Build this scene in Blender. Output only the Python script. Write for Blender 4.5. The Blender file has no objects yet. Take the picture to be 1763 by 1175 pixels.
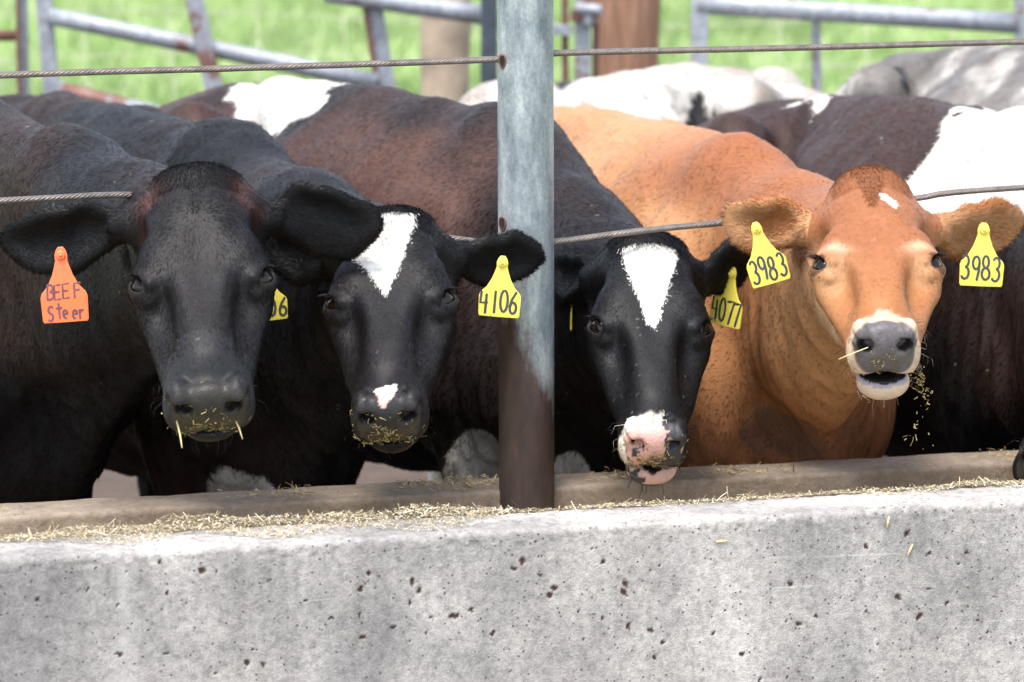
import bpy, math, time
import numpy as np
from mathutils import Vector, Matrix
T0 = time.time()
# ------------------------------------------------------------------ camera, sky, sun, exposure
SC = bpy.context.scene
CAMZ, PITCH, FPX, CX, CY = 1.9, math.radians(8.0), 7000.0, 881.5, 587.5
cam = bpy.data.cameras.new('camera'); cam_o = bpy.data.objects.new('camera', cam)
SC.collection.objects.link(cam_o); SC.camera = cam_o
cam.sensor_width = 36; cam.lens = 36 * FPX / 1763.0
cam.clip_start = 0.1; cam.clip_end = 2000
cam_o.location = (0, 0, CAMZ); cam_o.rotation_euler = (math.radians(90) - PITCH, 0, 0)
cam.dof.use_dof = True; cam.dof.focus_distance = 6.85; cam.dof.aperture_fstop = 5.0
SUN_EL, SUN_AZ = math.radians(68), math.radians(208)     # azimuth clockwise from +Y: behind the camera, a little to the left
world = bpy.data.worlds.new('World'); SC.world = world; world.use_nodes = True
nt = world.node_tree; sky = nt.nodes.new('ShaderNodeTexSky'); sky.sky_type = 'NISHITA'
sky.sun_disc = False; sky.sun_elevation = SUN_EL; sky.sun_rotation = SUN_AZ; sky.dust_density = 2.0
hz = nt.nodes.new('ShaderNodeHueSaturation'); hz.inputs['Saturation'].default_value = .55; nt.links.new(sky.outputs[0], hz.inputs['Color']); nt.links.new(hz.outputs[0], nt.nodes['Background'].inputs[0]); nt.nodes['Background'].inputs[1].default_value = 0.145
sun = bpy.data.lights.new('sun', 'SUN'); sun_o = bpy.data.objects.new('sun', sun); SC.collection.objects.link(sun_o)
sun.energy = 1.6; sun.angle = math.radians(18); sun.color = (1.0, 0.95, 0.87)
sd = Vector((math.sin(SUN_AZ) * math.cos(SUN_EL), math.cos(SUN_AZ) * math.cos(SUN_EL), math.sin(SUN_EL)))
sun_o.rotation_euler = sd.to_track_quat('Z', 'Y').to_euler()
SC.view_settings.view_transform = 'Standard'; SC.view_settings.look = 'None'
SC.view_settings.exposure = 1.75; SC.view_settings.gamma = 1.0
SC.cycles.max_bounces = 6; SC.cycles.use_denoising = True

# ------------------------------------------------------------------ helpers
RNG = np.random.default_rng(7)
Fw = np.array([0, math.cos(PITCH), -math.sin(PITCH)]); Up = np.array([0, math.sin(PITCH), math.cos(PITCH)])
def at(px, py, Y):
    """world point that stands at distance Y in front of the camera, seen in direction (px, py)"""
    a = (px - CX) / FPX; b = (CY - py) / FPX
    r = Fw + np.array([a, 0, 0]) + b * Up
    return np.array([0, 0, CAMZ]) + r * (Y / r[1])
def norm(v): v = np.asarray(v, float); return v / (np.linalg.norm(v, axis=-1, keepdims=True) + 1e-12)

def mesh_np(name, V, quads=None, tris=None, mats=(), parent=None, smooth=True, matidx=None, attrs=None, normals=None):
    me = bpy.data.meshes.new(name)
    V = np.asarray(V, np.float32); me.vertices.add(len(V)); me.vertices.foreach_set('co', V.ravel())
    parts = []; starts = []; n = 0
    if quads is not None and len(quads):
        q = np.asarray(quads, np.int32); parts.append(q.ravel()); starts.append(np.arange(len(q)) * 4); n = len(q) * 4
    if tris is not None and len(tris):
        t = np.asarray(tris, np.int32); parts.append(t.ravel()); starts.append(n + np.arange(len(t)) * 3)
    loops = np.concatenate(parts); st = np.concatenate(starts).astype(np.int32)
    me.loops.add(len(loops)); me.loops.foreach_set('vertex_index', loops)
    me.polygons.add(len(st)); me.polygons.foreach_set('loop_start', st)
    if matidx is not None: me.polygons.foreach_set('material_index', np.asarray(matidx, np.int32))
    me.update(calc_edges=True)
    me.polygons.foreach_set('use_smooth', np.full(len(st), smooth, bool))
    for k, a in (attrs or {}).items():
        a = np.asarray(a, np.float32)
        if k == 'coat_normal':
            at_ = me.attributes.new(k, 'FLOAT_VECTOR', 'POINT'); at_.data.foreach_set('vector', a.ravel())
        elif a.ndim == 2:
            at_ = me.attributes.new(k, 'FLOAT_COLOR', 'POINT')
            c = np.ones((len(V), 4), np.float32); c[:, :3] = a; at_.data.foreach_set('color', c.ravel())
        else:
            at_ = me.attributes.new(k, 'FLOAT', 'POINT'); at_.data.foreach_set('value', a)
    for m in mats: me.materials.append(m)
    if normals is not None:
        me.normals_split_custom_set_from_vertices(np.asarray(normals, np.float32))
    o = bpy.data.objects.new(name, me); SC.collection.objects.link(o)
    if parent is not None:
        o.parent = parent
        if parent.type == 'EMPTY': o.matrix_parent_inverse = Matrix.Translation(-parent.location)
    return o
def tag(o, label=None, cat=None, group=None, kind=None):
    if label: o['label'] = label
    if cat: o['category'] = cat
    if group: o['group'] = group
    if kind: o['kind'] = kind
    return o
def empty(name, loc=(0, 0, 0)):
    o = bpy.data.objects.new(name, None); SC.collection.objects.link(o); o.location = loc; return o

class MB:
    """collects shapes for one mesh"""
    def __init__(s): s.V = []; s.Q = []; s.T = []; s.n = 0
    def add(s, V, Q=None, T=None):
        V = np.asarray(V, float); s.V.append(V)
        if Q is not None and len(Q): s.Q.append(np.asarray(Q, int) + s.n)
        if T is not None and len(T): s.T.append(np.asarray(T, int) + s.n)
        s.n += len(V)
    def tube(s, pts, r, seg=12, cap=True, phase=0):
        pts = np.asarray(pts, float); n = len(pts); r = np.broadcast_to(np.asarray(r, float), (n,))
        t = np.gradient(pts, axis=0); t = norm(t)
        ref = np.array([0, 0, 1.0]) if abs(t[0][2]) < .9 else np.array([1.0, 0, 0])
        V = []; a = np.arange(seg) / seg * 2 * math.pi + phase
        u = norm(np.cross(ref, t[0]))
        for i in range(n):
            u = norm(u - t[i] * np.dot(u, t[i])); v = np.cross(t[i], u)
            V.append(pts[i] + r[i] * (np.cos(a)[:, None] * u + np.sin(a)[:, None] * v))
        V = np.concatenate(V); Q = []
        i = np.arange(n - 1)[:, None] * seg; j = np.arange(seg)[None]; jn = (j + 1) % seg
        Q = np.stack([i + j, i + jn, i + seg + jn, i + seg + j], -1).reshape(-1, 4)
        T = []
        if cap:
            V = np.vstack([V, pts[0], pts[-1]]); c0, c1 = n * seg, n * seg + 1
            T = [[c0, (k + 1) % seg, k] for k in range(seg)] + [[c1, (n - 1) * seg + k, (n - 1) * seg + (k + 1) % seg] for k in range(seg)]
        s.add(V, Q, T)
    def box(s, O, ax, ay, az, bev=0.0):
        """box with corner-centred half axes, chamfered"""
        O, ax, ay, az = [np.asarray(v, float) for v in (O, ax, ay, az)]
        lens = [np.linalg.norm(v) for v in (ax, ay, az)]
        import bmesh
        bm = bmesh.new(); bmesh.ops.create_cube(bm, size=2)
        for v in bm.verts: v.co = (v.co.x * lens[0], v.co.y * lens[1], v.co.z * lens[2])
        if bev > 0: bmesh.ops.bevel(bm, geom=bm.edges[:], offset=bev, segments=2, affect='EDGES', profile=.5)
        bmesh.ops.triangulate(bm, faces=bm.faces[:])
        bm.verts.index_update()
        L = np.array([v.co[:] for v in bm.verts]); T = [[v.index for v in f.verts] for f in bm.faces]; bm.free()
        s.add(O + L @ np.array([ax / lens[0], ay / lens[1], az / lens[2]]), None, T)
    def build(s, name, mat, parent=None, smooth=True, **kw):
        V = np.concatenate(s.V)
        Q = np.concatenate(s.Q) if s.Q else None; T = np.concatenate(s.T) if s.T else None
        return mesh_np(name, V, Q, T, [mat] if not isinstance(mat, (list, tuple)) else mat, parent, smooth, **kw)

def hash3(i, j, k, seed):
    h = (i * 374761393 + j * 668265263 + k * 2147483647 + seed * 1274126177) & 0xffffffff
    h = ((h ^ (h >> 13)) * 1274126177) & 0xffffffff
    h = h ^ (h >> 16)
    return (h & 0xffff) / 65535.0
def vnoise(P, scale, seed=0):
    P = np.asarray(P, float) / scale + 1000.0; I = np.floor(P).astype(np.int64); f = P - I; f = f * f * (3 - 2 * f)
    r = 0
    for a in (0, 1):
        for b in (0, 1):
            for c in (0, 1):
                w = (f[:, 0] if a else 1 - f[:, 0]) * (f[:, 1] if b else 1 - f[:, 1]) * (f[:, 2] if c else 1 - f[:, 2])
                r = r + w * hash3(I[:, 0] + a, I[:, 1] + b, I[:, 2] + c, seed)
    return r * 2 - 1
def fnoise(P, scale, seed=0, octv=3):
    r = 0; a = 1
    for o in range(octv): r = r + a * vnoise(P, scale / 2 ** o, seed + o * 17); a *= .5
    return r
def sstep(a, b, x): t = np.clip((x - a) / (b - a), 0, 1); return t * t * (3 - 2 * t)

# ------------------------------------------------------------------ materials
class NT:
    def __init__(s, name):
        s.m = bpy.data.materials.new(name); s.m.use_nodes = True; s.t = s.m.node_tree
        s.b = s.t.nodes['Principled BSDF']
    def n(s, typ, **kw):
        x = s.t.nodes.new(typ)
        for k, v in kw.items():
            if k.startswith('i_'): x.inputs[k[2:].replace('_', ' ')].default_value = v
            else: setattr(x, k, v)
        return x
    def l(s, a, b): s.t.links.new(a, b)
    def noise(s, scale, detail=5, rough=.6, vec=None):
        x = s.n('ShaderNodeTexNoise', i_Scale=scale, i_Detail=detail, i_Roughness=rough)
        s.l(vec if vec is not None else s.coord(), x.inputs['Vector']); return x.outputs[0]
    def coord(s, scale=None):
        if not hasattr(s, 'tc'): s.tc = s.n('ShaderNodeTexCoord').outputs['Object']
        if scale is None: return s.tc
        m = s.n('ShaderNodeMapping'); m.inputs['Scale'].default_value = scale; s.l(s.tc, m.inputs[0]); return m.outputs[0]
    def ramp(s, fac, stops):
        x = s.n('ShaderNodeValToRGB'); e = x.color_ramp.elements
        while len(e) < len(stops): e.new(.5)
        for el, (p, c) in zip(e, stops):
            el.position = p; el.color = (c, c, c, 1) if isinstance(c, (int, float)) else (*c, 1)
        s.l(fac, x.inputs[0]); return x.outputs[0]
    def mix(s, fac, a, b, mode='MIX'):
        x = s.n('ShaderNodeMix', data_type='RGBA', blend_type=mode)
        for v, i in ((fac, 0), (a, 6), (b, 7)):
            if isinstance(v, bpy.types.NodeSocket): s.l(v, x.inputs[i])
            elif i == 0: x.inputs[0].default_value = v
            else: x.inputs[i].default_value = (*v, 1)
        return x.outputs[2]
    def math(s, op, a, b=0.0):
        x = s.n('ShaderNodeMath', operation=op)
        for v, i in ((a, 0), (b, 1)):
            if isinstance(v, bpy.types.NodeSocket): s.l(v, x.inputs[i])
            else: x.inputs[i].default_value = v
        return x.outputs[0]
    def bump(s, h, strength=.5, dist=.01, nrm=None):
        x = s.n('ShaderNodeBump', i_Strength=strength, i_Distance=dist); s.l(h, x.inputs['Height'])
        if nrm is not None: s.l(nrm, x.inputs['Normal'])
        s.l(x.outputs[0], s.b.inputs['Normal']); return x.outputs[0]
    def attr(s, name, fac=False):
        x = s.n('ShaderNodeAttribute', attribute_name=name); return x.outputs['Fac' if fac else 'Color']
    def set(s, **kw):
        for k, v in kw.items():
            i = s.b.inputs[k.replace('_', ' ')]
            if isinstance(v, bpy.types.NodeSocket): s.l(v, i)
            else: i.default_value = (*v, 1) if isinstance(v, tuple) and len(v) == 3 else v
        return s

def m_plain(name, col, rough=.5, metal=0., var=.15, scale=30, bump=0.0):
    t = NT(name); n = t.noise(scale)
    t.set(Base_Color=t.mix(t.ramp(n, [(.3, 0.), (.7, 1.)]), tuple(c * (1 - var) for c in col), tuple(min(1, c * (1 + var)) for c in col)), Roughness=rough, Metallic=metal)
    if bump: t.bump(n, bump, .004)
    return t.m
def make_coat():
    t = NT('short_coat')
    n = t.noise(90, 4, .6); v = t.ramp(n, [(.25, .86), (.75, 1.12)])
    t.set(Base_Color=t.mix(1.0, t.attr('col'), v, 'MULTIPLY'))
    sk = t.attr('skin', True)
    t.set(Roughness=t.ramp(sk, [(0, .55), (1, .46)]), Specular_IOR_Level=.22, Sheen_Weight=.0, Sheen_Roughness=.45, Sheen_Tint=(.75, .8, .95))
    vo = t.n('ShaderNodeTexVoronoi', i_Scale=260.0); t.l(t.coord(), vo.inputs['Vector'])
    h = t.mix(sk, t.noise(160, 5, .65), vo.outputs['Distance'])
    an = t.n('ShaderNodeAttribute', attribute_name='coat_normal'); t.bump(h, .16, .004, an.outputs['Vector'])
    return t.m
M_COAT = make_coat()
def make_eye():
    t = NT('wet_eye'); t.set(Base_Color=(.007, .004, .003), Roughness=.06, Specular_IOR_Level=.30); return t.m
M_EYE = make_eye()

def make_concrete():
    t = NT('cast_concrete')
    big = t.noise(2.2, 6, .62); st = t.noise(5.0, 5, .6, t.coord((1.6, 1.6, .55)))
    mx = t.math('ADD', t.math('MULTIPLY', big, .70), t.math('MULTIPLY', st, .30))
    col = t.ramp(mx, [(.36, (.20, .190, .186)), (.45, (.29, .272, .260)), (.52, (.38, .357, .335)), (.62, (.50, .468, .435))])
    fine = t.noise(70, 6, .75); col = t.mix(.85, col, t.ramp(fine, [(.3, .5), (.5, .98), (.72, 1.3)]), 'MULTIPLY')
    gr = t.noise(320, 3, .7); col = t.mix(.6, col, t.ramp(gr, [(.3, .7), (.7, 1.25)]), 'MULTIPLY')
    sc1 = t.noise(3.0, 3, .5, t.coord((1.2, 1.2, 9.0))); w = t.n('ShaderNodeMapping'); w.inputs['Rotation'].default_value = (0, math.radians(22), 0); w.inputs['Scale'].default_value = (1.0, 1.0, 40.0); t.l(t.coord(), w.inputs[0])
    scr = t.ramp(t.noise(2.2, 4, .6, w.outputs[0]), [(.66, 0.), (.70, 1.)]); col = t.mix(t.math('MULTIPLY', scr, .22), col, (.72, .70, .68))
    dr = t.noise(9.0, 4, .6, t.coord((1.0, 1.0, .10))); col = t.mix(.6, col, t.ramp(dr, [(.35, .66), (.55, 1.0), (.7, 1.12)]), 'MULTIPLY')
    agg = t.n('ShaderNodeTexVoronoi', i_Scale=150.0); t.l(t.coord(), agg.inputs['Vector']); col = t.mix(.25, col, t.ramp(agg.outputs['Color'], [(.2, .65), (.8, 1.25)]), 'MULTIPLY')
    pit = t.attr('pit', True)
    sm = t.attr('seam', True); col = t.mix(t.math('MULTIPLY', sm, .45), col, (.55, .515, .50))
    col = t.mix(pit, col, (.085, .042, .032))
    # small air holes
    vo = t.n('ShaderNodeTexVoronoi', i_Scale=85.0); t.l(t.coord(), vo.inputs['Vector'])
    hole = t.ramp(vo.outputs['Distance'], [(.10, 1.), (.17, 0.)])
    sel = t.ramp(t.noise(40, 2, .5), [(.46, 0.), (.50, 1.)])
    hs = t.math('MULTIPLY', hole, sel)
    col = t.mix(t.math('MULTIPLY', hs, .75), col, (.09, .06, .05))
    t.set(Base_Color=col, Roughness=.9)
    hh = t.math('ADD', t.math('MULTIPLY', fine, .7), t.math('MULTIPLY', gr, .5))
    t.bump(t.math('SUBTRACT', hh, t.math('MULTIPLY', hs, 1.5)), .95, .0045)
    return t.m
M_CONC = make_concrete()
def make_dirty_concrete():
    t = NT('dirty_concrete')
    n = t.noise(6, 6, .65); f = t.noise(60, 6, .75)
    col = t.ramp(n, [(.3, (.14, .105, .072)), (.5, (.22, .17, .125)), (.7, (.31, .255, .195))])
    col = t.mix(.8, col, t.ramp(f, [(.3, .6), (.75, 1.3)]), 'MULTIPLY')
    t.set(Base_Color=col, Roughness=.85); t.bump(f, .8, .006); return t.m
M_CURB = make_dirty_concrete()
def make_galv():
    t = NT('weathered_steel')
    gz = t.noise(9, 6, .7, t.coord((2.2, 2.2, .75))); sp = t.noise(180, 3, .6)
    g = t.ramp(gz, [(.34, (.12, .145, .16)), (.48, (.23, .265, .28)), (.64, (.40, .43, .43))])
    g = t.mix(.5, g, t.ramp(sp, [(.35, .7), (.7, 1.2)]), 'MULTIPLY')
    tc = t.n('ShaderNodeSeparateXYZ'); t.l(t.coord(), tc.inputs[0])
    # the lower part of the pipe is worn down to brown rust, along a slanting line
    lim = t.math('ADD', t.math('MULTIPLY', tc.outputs[0], 2.0), t.math('MULTIPLY', t.noise(14, 4, .6), .12))
    rz = t.math('SUBTRACT', t.math('SUBTRACT', 1.03, lim), tc.outputs[2])
    k = t.ramp(t.math('ADD', rz, t.math('MULTIPLY', t.math('SUBTRACT', t.noise(22, 5, .7, t.coord((2.5, 2.5, .5))), .5), .16)), [(.0, 0.), (.09, 1.)])
    rust = t.ramp(t.noise(30, 6, .7, t.coord((1, 1, .3))), [(.35, (.022, .014, .012)), (.6, (.050, .030, .025)), (.8, (.10, .062, .050))])
    t.set(Base_Color=t.mix(k, g, rust), Roughness=t.ramp(k, [(0, .52), (1, .6)]), Metallic=t.ramp(k, [(0, .35), (1, .1)]))
    t.bump(t.noise(55, 5, .6), .25, .003)
    return t.m
M_GALV = make_galv()
def make_rust_pipe(name, bias):
    t = NT(name)
    n = t.noise(7, 5, .6); f = t.noise(45, 5, .7)
    k = t.ramp(t.math('ADD', n, t.math('MULTIPLY', f, .35)), [(bias, 0.), (bias + .06, 1.)])
    g = t.ramp(f, [(.3, (.16, .17, .20)), (.7, (.34, .36, .40))])
    r = t.ramp(f, [(.3, (.10, .045, .035)), (.7, (.19, .09, .07))])
    t.set(Base_Color=t.mix(k, g, r), Roughness=.5, Metallic=.25); return t.m
M_PIPE = make_rust_pipe('grey_pipe', .78); M_RPIPE = make_rust_pipe('rusty_pipe', .66); M_RED = make_rust_pipe('rust_red_steel', .45)
M_WIRE = m_plain('cable_steel', (.17, .145, .13), .45, .55, .3, 60)
M_DARKST = m_plain('dark_steel', (.045, .055, .075), .5, .3, .3, 20)
def make_wood():
    t = NT('post_wood'); n = t.noise(8, 6, .7, t.coord((6, 6, .5)))
    t.set(Base_Color=t.ramp(n, [(.3, (.13, .065, .04)), (.55, (.25, .13, .08)), (.75, (.36, .22, .15))]), Roughness=.85); t.bump(n, .6, .01); return t.m
M_WOOD = make_wood()
def make_grass_ground():
    t = NT('grass_ground'); n = t.noise(.8, 6, .65); f = t.noise(18, 5, .7)
    c = t.ramp(n, [(.3, (.13, .24, .06)), (.5, (.22, .35, .10)), (.7, (.33, .42, .18))])
    t.set(Base_Color=t.mix(.6, c, t.ramp(f, [(.3, .6), (.7, 1.3)]), 'MULTIPLY'), Roughness=.8); return t.m
M_GRASS = make_grass_ground()
def make_blade():
    t = NT('grass_blade'); t.set(Base_Color=t.mix(1., t.attr('col'), t.ramp(t.noise(3), [(.3, .75), (.7, 1.25)]), 'MULTIPLY'), Roughness=.5)
    t.b.inputs['Subsurface Weight'].default_value = 0; return t.m
M_BLADE = make_blade()
M_DIRT = m_plain('pen_dirt', (.055, .036, .024), .9, 0, .35, 9, .6)
def make_straw():
    t = NT('chopped_straw'); t.set(Base_Color=t.attr('col'), Roughness=.6); return t.m
M_STRAW = make_straw()

# ------------------------------------------------------------------ implicit surfaces
class Frame:
    def __init__(s, O, X, Y, Z, sc=(1, 1, 1)):
        s.O = np.asarray(O, float); s.R = np.array([X, Y, Z], float).T; s.sc = np.broadcast_to(np.asarray(sc, float), (3,))
    def w(s, p): return s.O + s.R @ (np.asarray(p, float) * s.sc)
    def loc(s, P): return ((P - s.O) @ s.R) / s.sc
    def d(s, v): return s.R @ np.asarray(v, float)
def rotm(rx=0, ry=0, rz=0):
    rx, ry, rz = [math.radians(a) for a in (rx, ry, rz)]
    X = np.array([[1, 0, 0], [0, math.cos(rx), -math.sin(rx)], [0, math.sin(rx), math.cos(rx)]])
    Y = np.array([[math.cos(ry), 0, math.sin(ry)], [0, 1, 0], [-math.sin(ry), 0, math.cos(ry)]])
    Z = np.array([[math.cos(rz), -math.sin(rz), 0], [math.sin(rz), math.cos(rz), 0], [0, 0, 1]])
    return Z @ Y @ X
class SDF:
    def __init__(s): s.ops = []
    def ell(s, fr, c, r, k=.03, op='+', rot=(0, 0, 0), sym=False, R=None):
        cs = [(c, rot)]
        if sym: cs.append(((-c[0], c[1], c[2]), (rot[0], -rot[1], -rot[2])))
        for c_, ro in cs:
            M = fr.R @ rotm(*ro) if R is None else R
            rr = np.asarray(r, float) * (fr.sc if fr is not None and R is None else 1)
            C = fr.w(c_) if fr is not None else np.asarray(c_, float)
            s.ops.append(('e', op, k, C, rr, M, C, float(max(rr))))
    def cone(s, fr, a, b, ra, rb, k=.03, op='+', sym=False, flat=None):
        prs = [(a, b)]
        if sym: prs.append(((-a[0], a[1], a[2]), (-b[0], b[1], b[2])))
        for a_, b_ in prs:
            A = fr.w(a_) if fr is not None else np.asarray(a_, float); B = fr.w(b_) if fr is not None else np.asarray(b_, float)
            m = float(np.mean(fr.sc)) if fr is not None else 1
            s.ops.append(('c', op, k, A, B, (ra * m, rb * m), (A + B) / 2, float(np.linalg.norm(A - B) / 2 + max(ra, rb) * m * 1.6), flat))
    def f(s, P):
        d = np.full(len(P), .5, np.float32)
        for o in s.ops:
            typ, op, k = o[:3]; C, Rad = o[6], o[7]
            if typ == 'e': C, Rad = o[6], o[7]
            q = P - C; m = np.nonzero(np.einsum('ij,ij->i', q, q) < (Rad + k + .05) ** 2)[0]
            if not len(m): continue
            p = P[m]
            if typ in 'ew':
                l = (p - o[3]) @ o[5]
                if typ == 'w':
                    ph = float(o[5][0, 1] * 40 + o[5][2, 0] * 31); a_ = l[:, 0] / o[4][0]
                    l[:, 1] += .006 * np.sin(a_ * 3.1 + ph) + .0025 * np.sin(a_ * 9 + ph * 2); l[:, 2] += .006 * np.sin(a_ * 2.3 + ph * 3) + .004 * np.sin(l[:, 1] * 60 + ph)
                    l[:, 1] *= 1 + .10 * np.clip(a_, 0, 1) ** 2; l[:, 0] += .10 * np.abs(l[:, 1])
                k0 = np.linalg.norm(l / o[4], axis=1); k1 = np.linalg.norm(l / o[4] ** 2, axis=1)
                e = np.where(k0 > 1e-4, k0 * (k0 - 1) / np.maximum(k1, 1e-6), -o[4].min())
            else:
                A, B = o[3], o[4]; ba = B - A; pa = p - A; h = np.clip(pa @ ba / (ba @ ba), 0, 1)
                q = pa - h[:, None] * ba
                if o[8] is not None:
                    nrm, fs = o[8]; q = q + ((1 / fs - 1) * (q @ nrm))[:, None] * nrm
                e = np.linalg.norm(q, axis=1) - (o[5][0] * (1 - h) + o[5][1] * h)
            dm = d[m]
            if op == '+':
                h = np.maximum(k - np.abs(dm - e), 0) / max(k, 1e-6); d[m] = np.minimum(dm, e) - h * h * k * .25
            else:
                e = -e; h = np.maximum(k - np.abs(dm - e), 0) / max(k, 1e-6); d[m] = np.maximum(dm, e) + h * h * k * .25
        return d

def lines(lo, hi, fine, h0, h1):
    a, b = fine; xs = [np.arange(a, b + h0, h0)]
    x = a; h = h0; left = []
    while x > lo: h = min(h * 1.25, h1); x -= h; left.append(x)
    x = xs[0][-1]; h = h0; right = []
    while x < hi: h = min(h * 1.25, h1); x += h; right.append(x)
    r = np.concatenate([left[::-1], xs[0], right]); n = (-len(r)) % 4
    return np.concatenate([r, r[-1] + h1 * np.arange(1, n + 1)])

def surface(sdf, lo, hi, flo, fhi, h0, h1):
    G = [lines(lo[i], hi[i], (flo[i], fhi[i]), h0, h1) for i in range(3)]
    N = [len(g) for g in G]
    B = [g.reshape(-1, 4) for g in G]
    bc = [b.mean(1) for b in B]; bs = [np.append(np.diff(b[:, 0]), (b[-1, 3] - b[-1, 0]) * 1.33) for b in B]
    CXs, CYs, CZs = np.meshgrid(*bc, indexing='ij'); sh = CXs.shape
    dc = sdf.f(np.stack([CXs.ravel(), CYs.ravel(), CZs.ravel()], 1)).reshape(sh)
    diag = np.sqrt(bs[0][:, None, None] ** 2 + bs[1][None, :, None] ** 2 + bs[2][None, None] ** 2) * .5
    near = np.abs(dc) < diag * 1.35 + .012
    F = np.repeat(np.repeat(np.repeat(np.where(dc < 0, -.1, .1).astype(np.float32), 4, 0), 4, 1), 4, 2)
    bi = np.argwhere(near)
    off = np.array([(a, b, c) for a in range(4) for b in range(4) for c in range(4)])
    idx = (bi[:, None, :] * 4 + off[None]).reshape(-1, 3)
    for s0 in range(0, len(idx), 600000):
        I = idx[s0:s0 + 600000]
        F[I[:, 0], I[:, 1], I[:, 2]] = sdf.f(np.stack([G[0][I[:, 0]], G[1][I[:, 1]], G[2][I[:, 2]]], 1))
    S = F < 0
    cnt = np.zeros([n - 1 for n in N], np.uint8)
    for a in (0, 1):
        for b in (0, 1):
            for c in (0, 1): cnt += S[a:N[0] - 1 + a, b:N[1] - 1 + b, c:N[2] - 1 + c]
    act = (cnt > 0) & (cnt < 8); cells = np.argwhere(act)
    vid = np.full(act.shape, -1, np.int32); vid[act] = np.arange(len(cells))
    corners = [(a, b, c) for a in (0, 1) for b in (0, 1) for c in (0, 1)]
    cp = []; cf = []
    for (a, b, c) in corners:
        I = cells + (a, b, c); cp.append(np.stack([G[0][I[:, 0]], G[1][I[:, 1]], G[2][I[:, 2]]], 1)); cf.append(F[I[:, 0], I[:, 1], I[:, 2]])
    acc = np.zeros((len(cells), 3)); w = np.zeros(len(cells))
    for i in range(8):
        for j in range(i + 1, 8):
            if sum(abs(x - y) for x, y in zip(corners[i], corners[j])) != 1: continue
            m = (cf[i] < 0) != (cf[j] < 0); fa = cf[i][m]; fb = cf[j][m]; t = (fa / (fa - fb))[:, None]
            acc[m] += cp[i][m] * (1 - t) + cp[j][m] * t; w[m] += 1
    V = acc / w[:, None]; Q = []
    for ax in range(3):
        o = [1, 1, 1]; o[ax] = 0
        sl0 = tuple(slice(1 if k != ax else 0, N[k] - 1) for k in range(3))
        sl1 = tuple(slice(1 if k != ax else 1, N[k] - 1 if k != ax else N[k]) for k in range(3))
        A, Bb = S[sl0], S[sl1]
        e = np.argwhere(A != Bb); inside = A[tuple(e.T)]
        e = e + np.array(o)
        b_, c_ = [k for k in range(3) if k != ax]
        ub = np.eye(3, dtype=int)[b_]; uc = np.eye(3, dtype=int)[c_]
        ids = [vid[tuple((e - x).T)] for x in (0 * ub, ub, ub + uc, uc)]
        q = np.stack(ids, 1)
        flip = inside if ax != 1 else ~inside
        q[~flip] = q[~flip][:, ::-1]
        Q.append(q)
    Q = np.concatenate(Q); Q = Q[(Q >= 0).all(1)]
    # light relaxation, then normals
    for _ in range(1):
        s_ = np.zeros_like(V); n_ = np.zeros(len(V))
        for i in range(4):
            for j in (1, 3):
                for k in range(3): s_[:, k] += np.bincount(Q[:, i], V[Q[:, (i + j) % 4], k], len(V))
                n_ += np.bincount(Q[:, i], minlength=len(V))
        V = V * .6 + .4 * s_ / np.maximum(n_, 1)[:, None]
    return V, Q
def vnormals(V, Q):
    fn = np.cross(V[Q[:, 2]] - V[Q[:, 0]], V[Q[:, 3]] - V[Q[:, 1]]); N = np.zeros_like(V)
    for i in range(4):
        for k in range(3): N[:, k] += np.bincount(Q[:, i], fn[:, k], len(V))
    return norm(N), np.linalg.norm(fn, axis=1) * .5

# ------------------------------------------------------------------ cows
HEAD_A, HEAD_B = np.array([0, -.025, -.045]), np.array([0, .52, -.085])
def pose_head(pollpx, pollY, nosepx, sc, turn=0.0, roll=0.0):
    P = at(*pollpx, pollY); L = np.linalg.norm(HEAD_B - HEAD_A) * sc
    lo, hi = pollY - L, pollY
    for _ in range(40):
        m = (lo + hi) / 2
        if np.linalg.norm(at(*nosepx, m) - P) > L: lo = m
        else: hi = m
    Nn = at(*nosepx, hi); d = norm(Nn - P)
    X = norm(np.array([1., 0, 0]) - d * d[0]); X = norm(X * math.cos(math.radians(turn)) + np.cross(d, X) * math.sin(math.radians(turn)))   # the head turned about its own long axis
    Z = np.cross(d, X)
    # line A-B is tilted against the head's own y axis
    v = norm(HEAD_B - HEAD_A); th = math.atan2(v[2], v[1])
    Yh = d * math.cos(th) - Z * math.sin(th); Zh = d * math.sin(th) + Z * math.cos(th)
    O = P - np.array([X, Yh, Zh]).T @ (HEAD_A * sc)
    return Frame(O, X, Yh, Zh, (sc, sc, sc))

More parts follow.
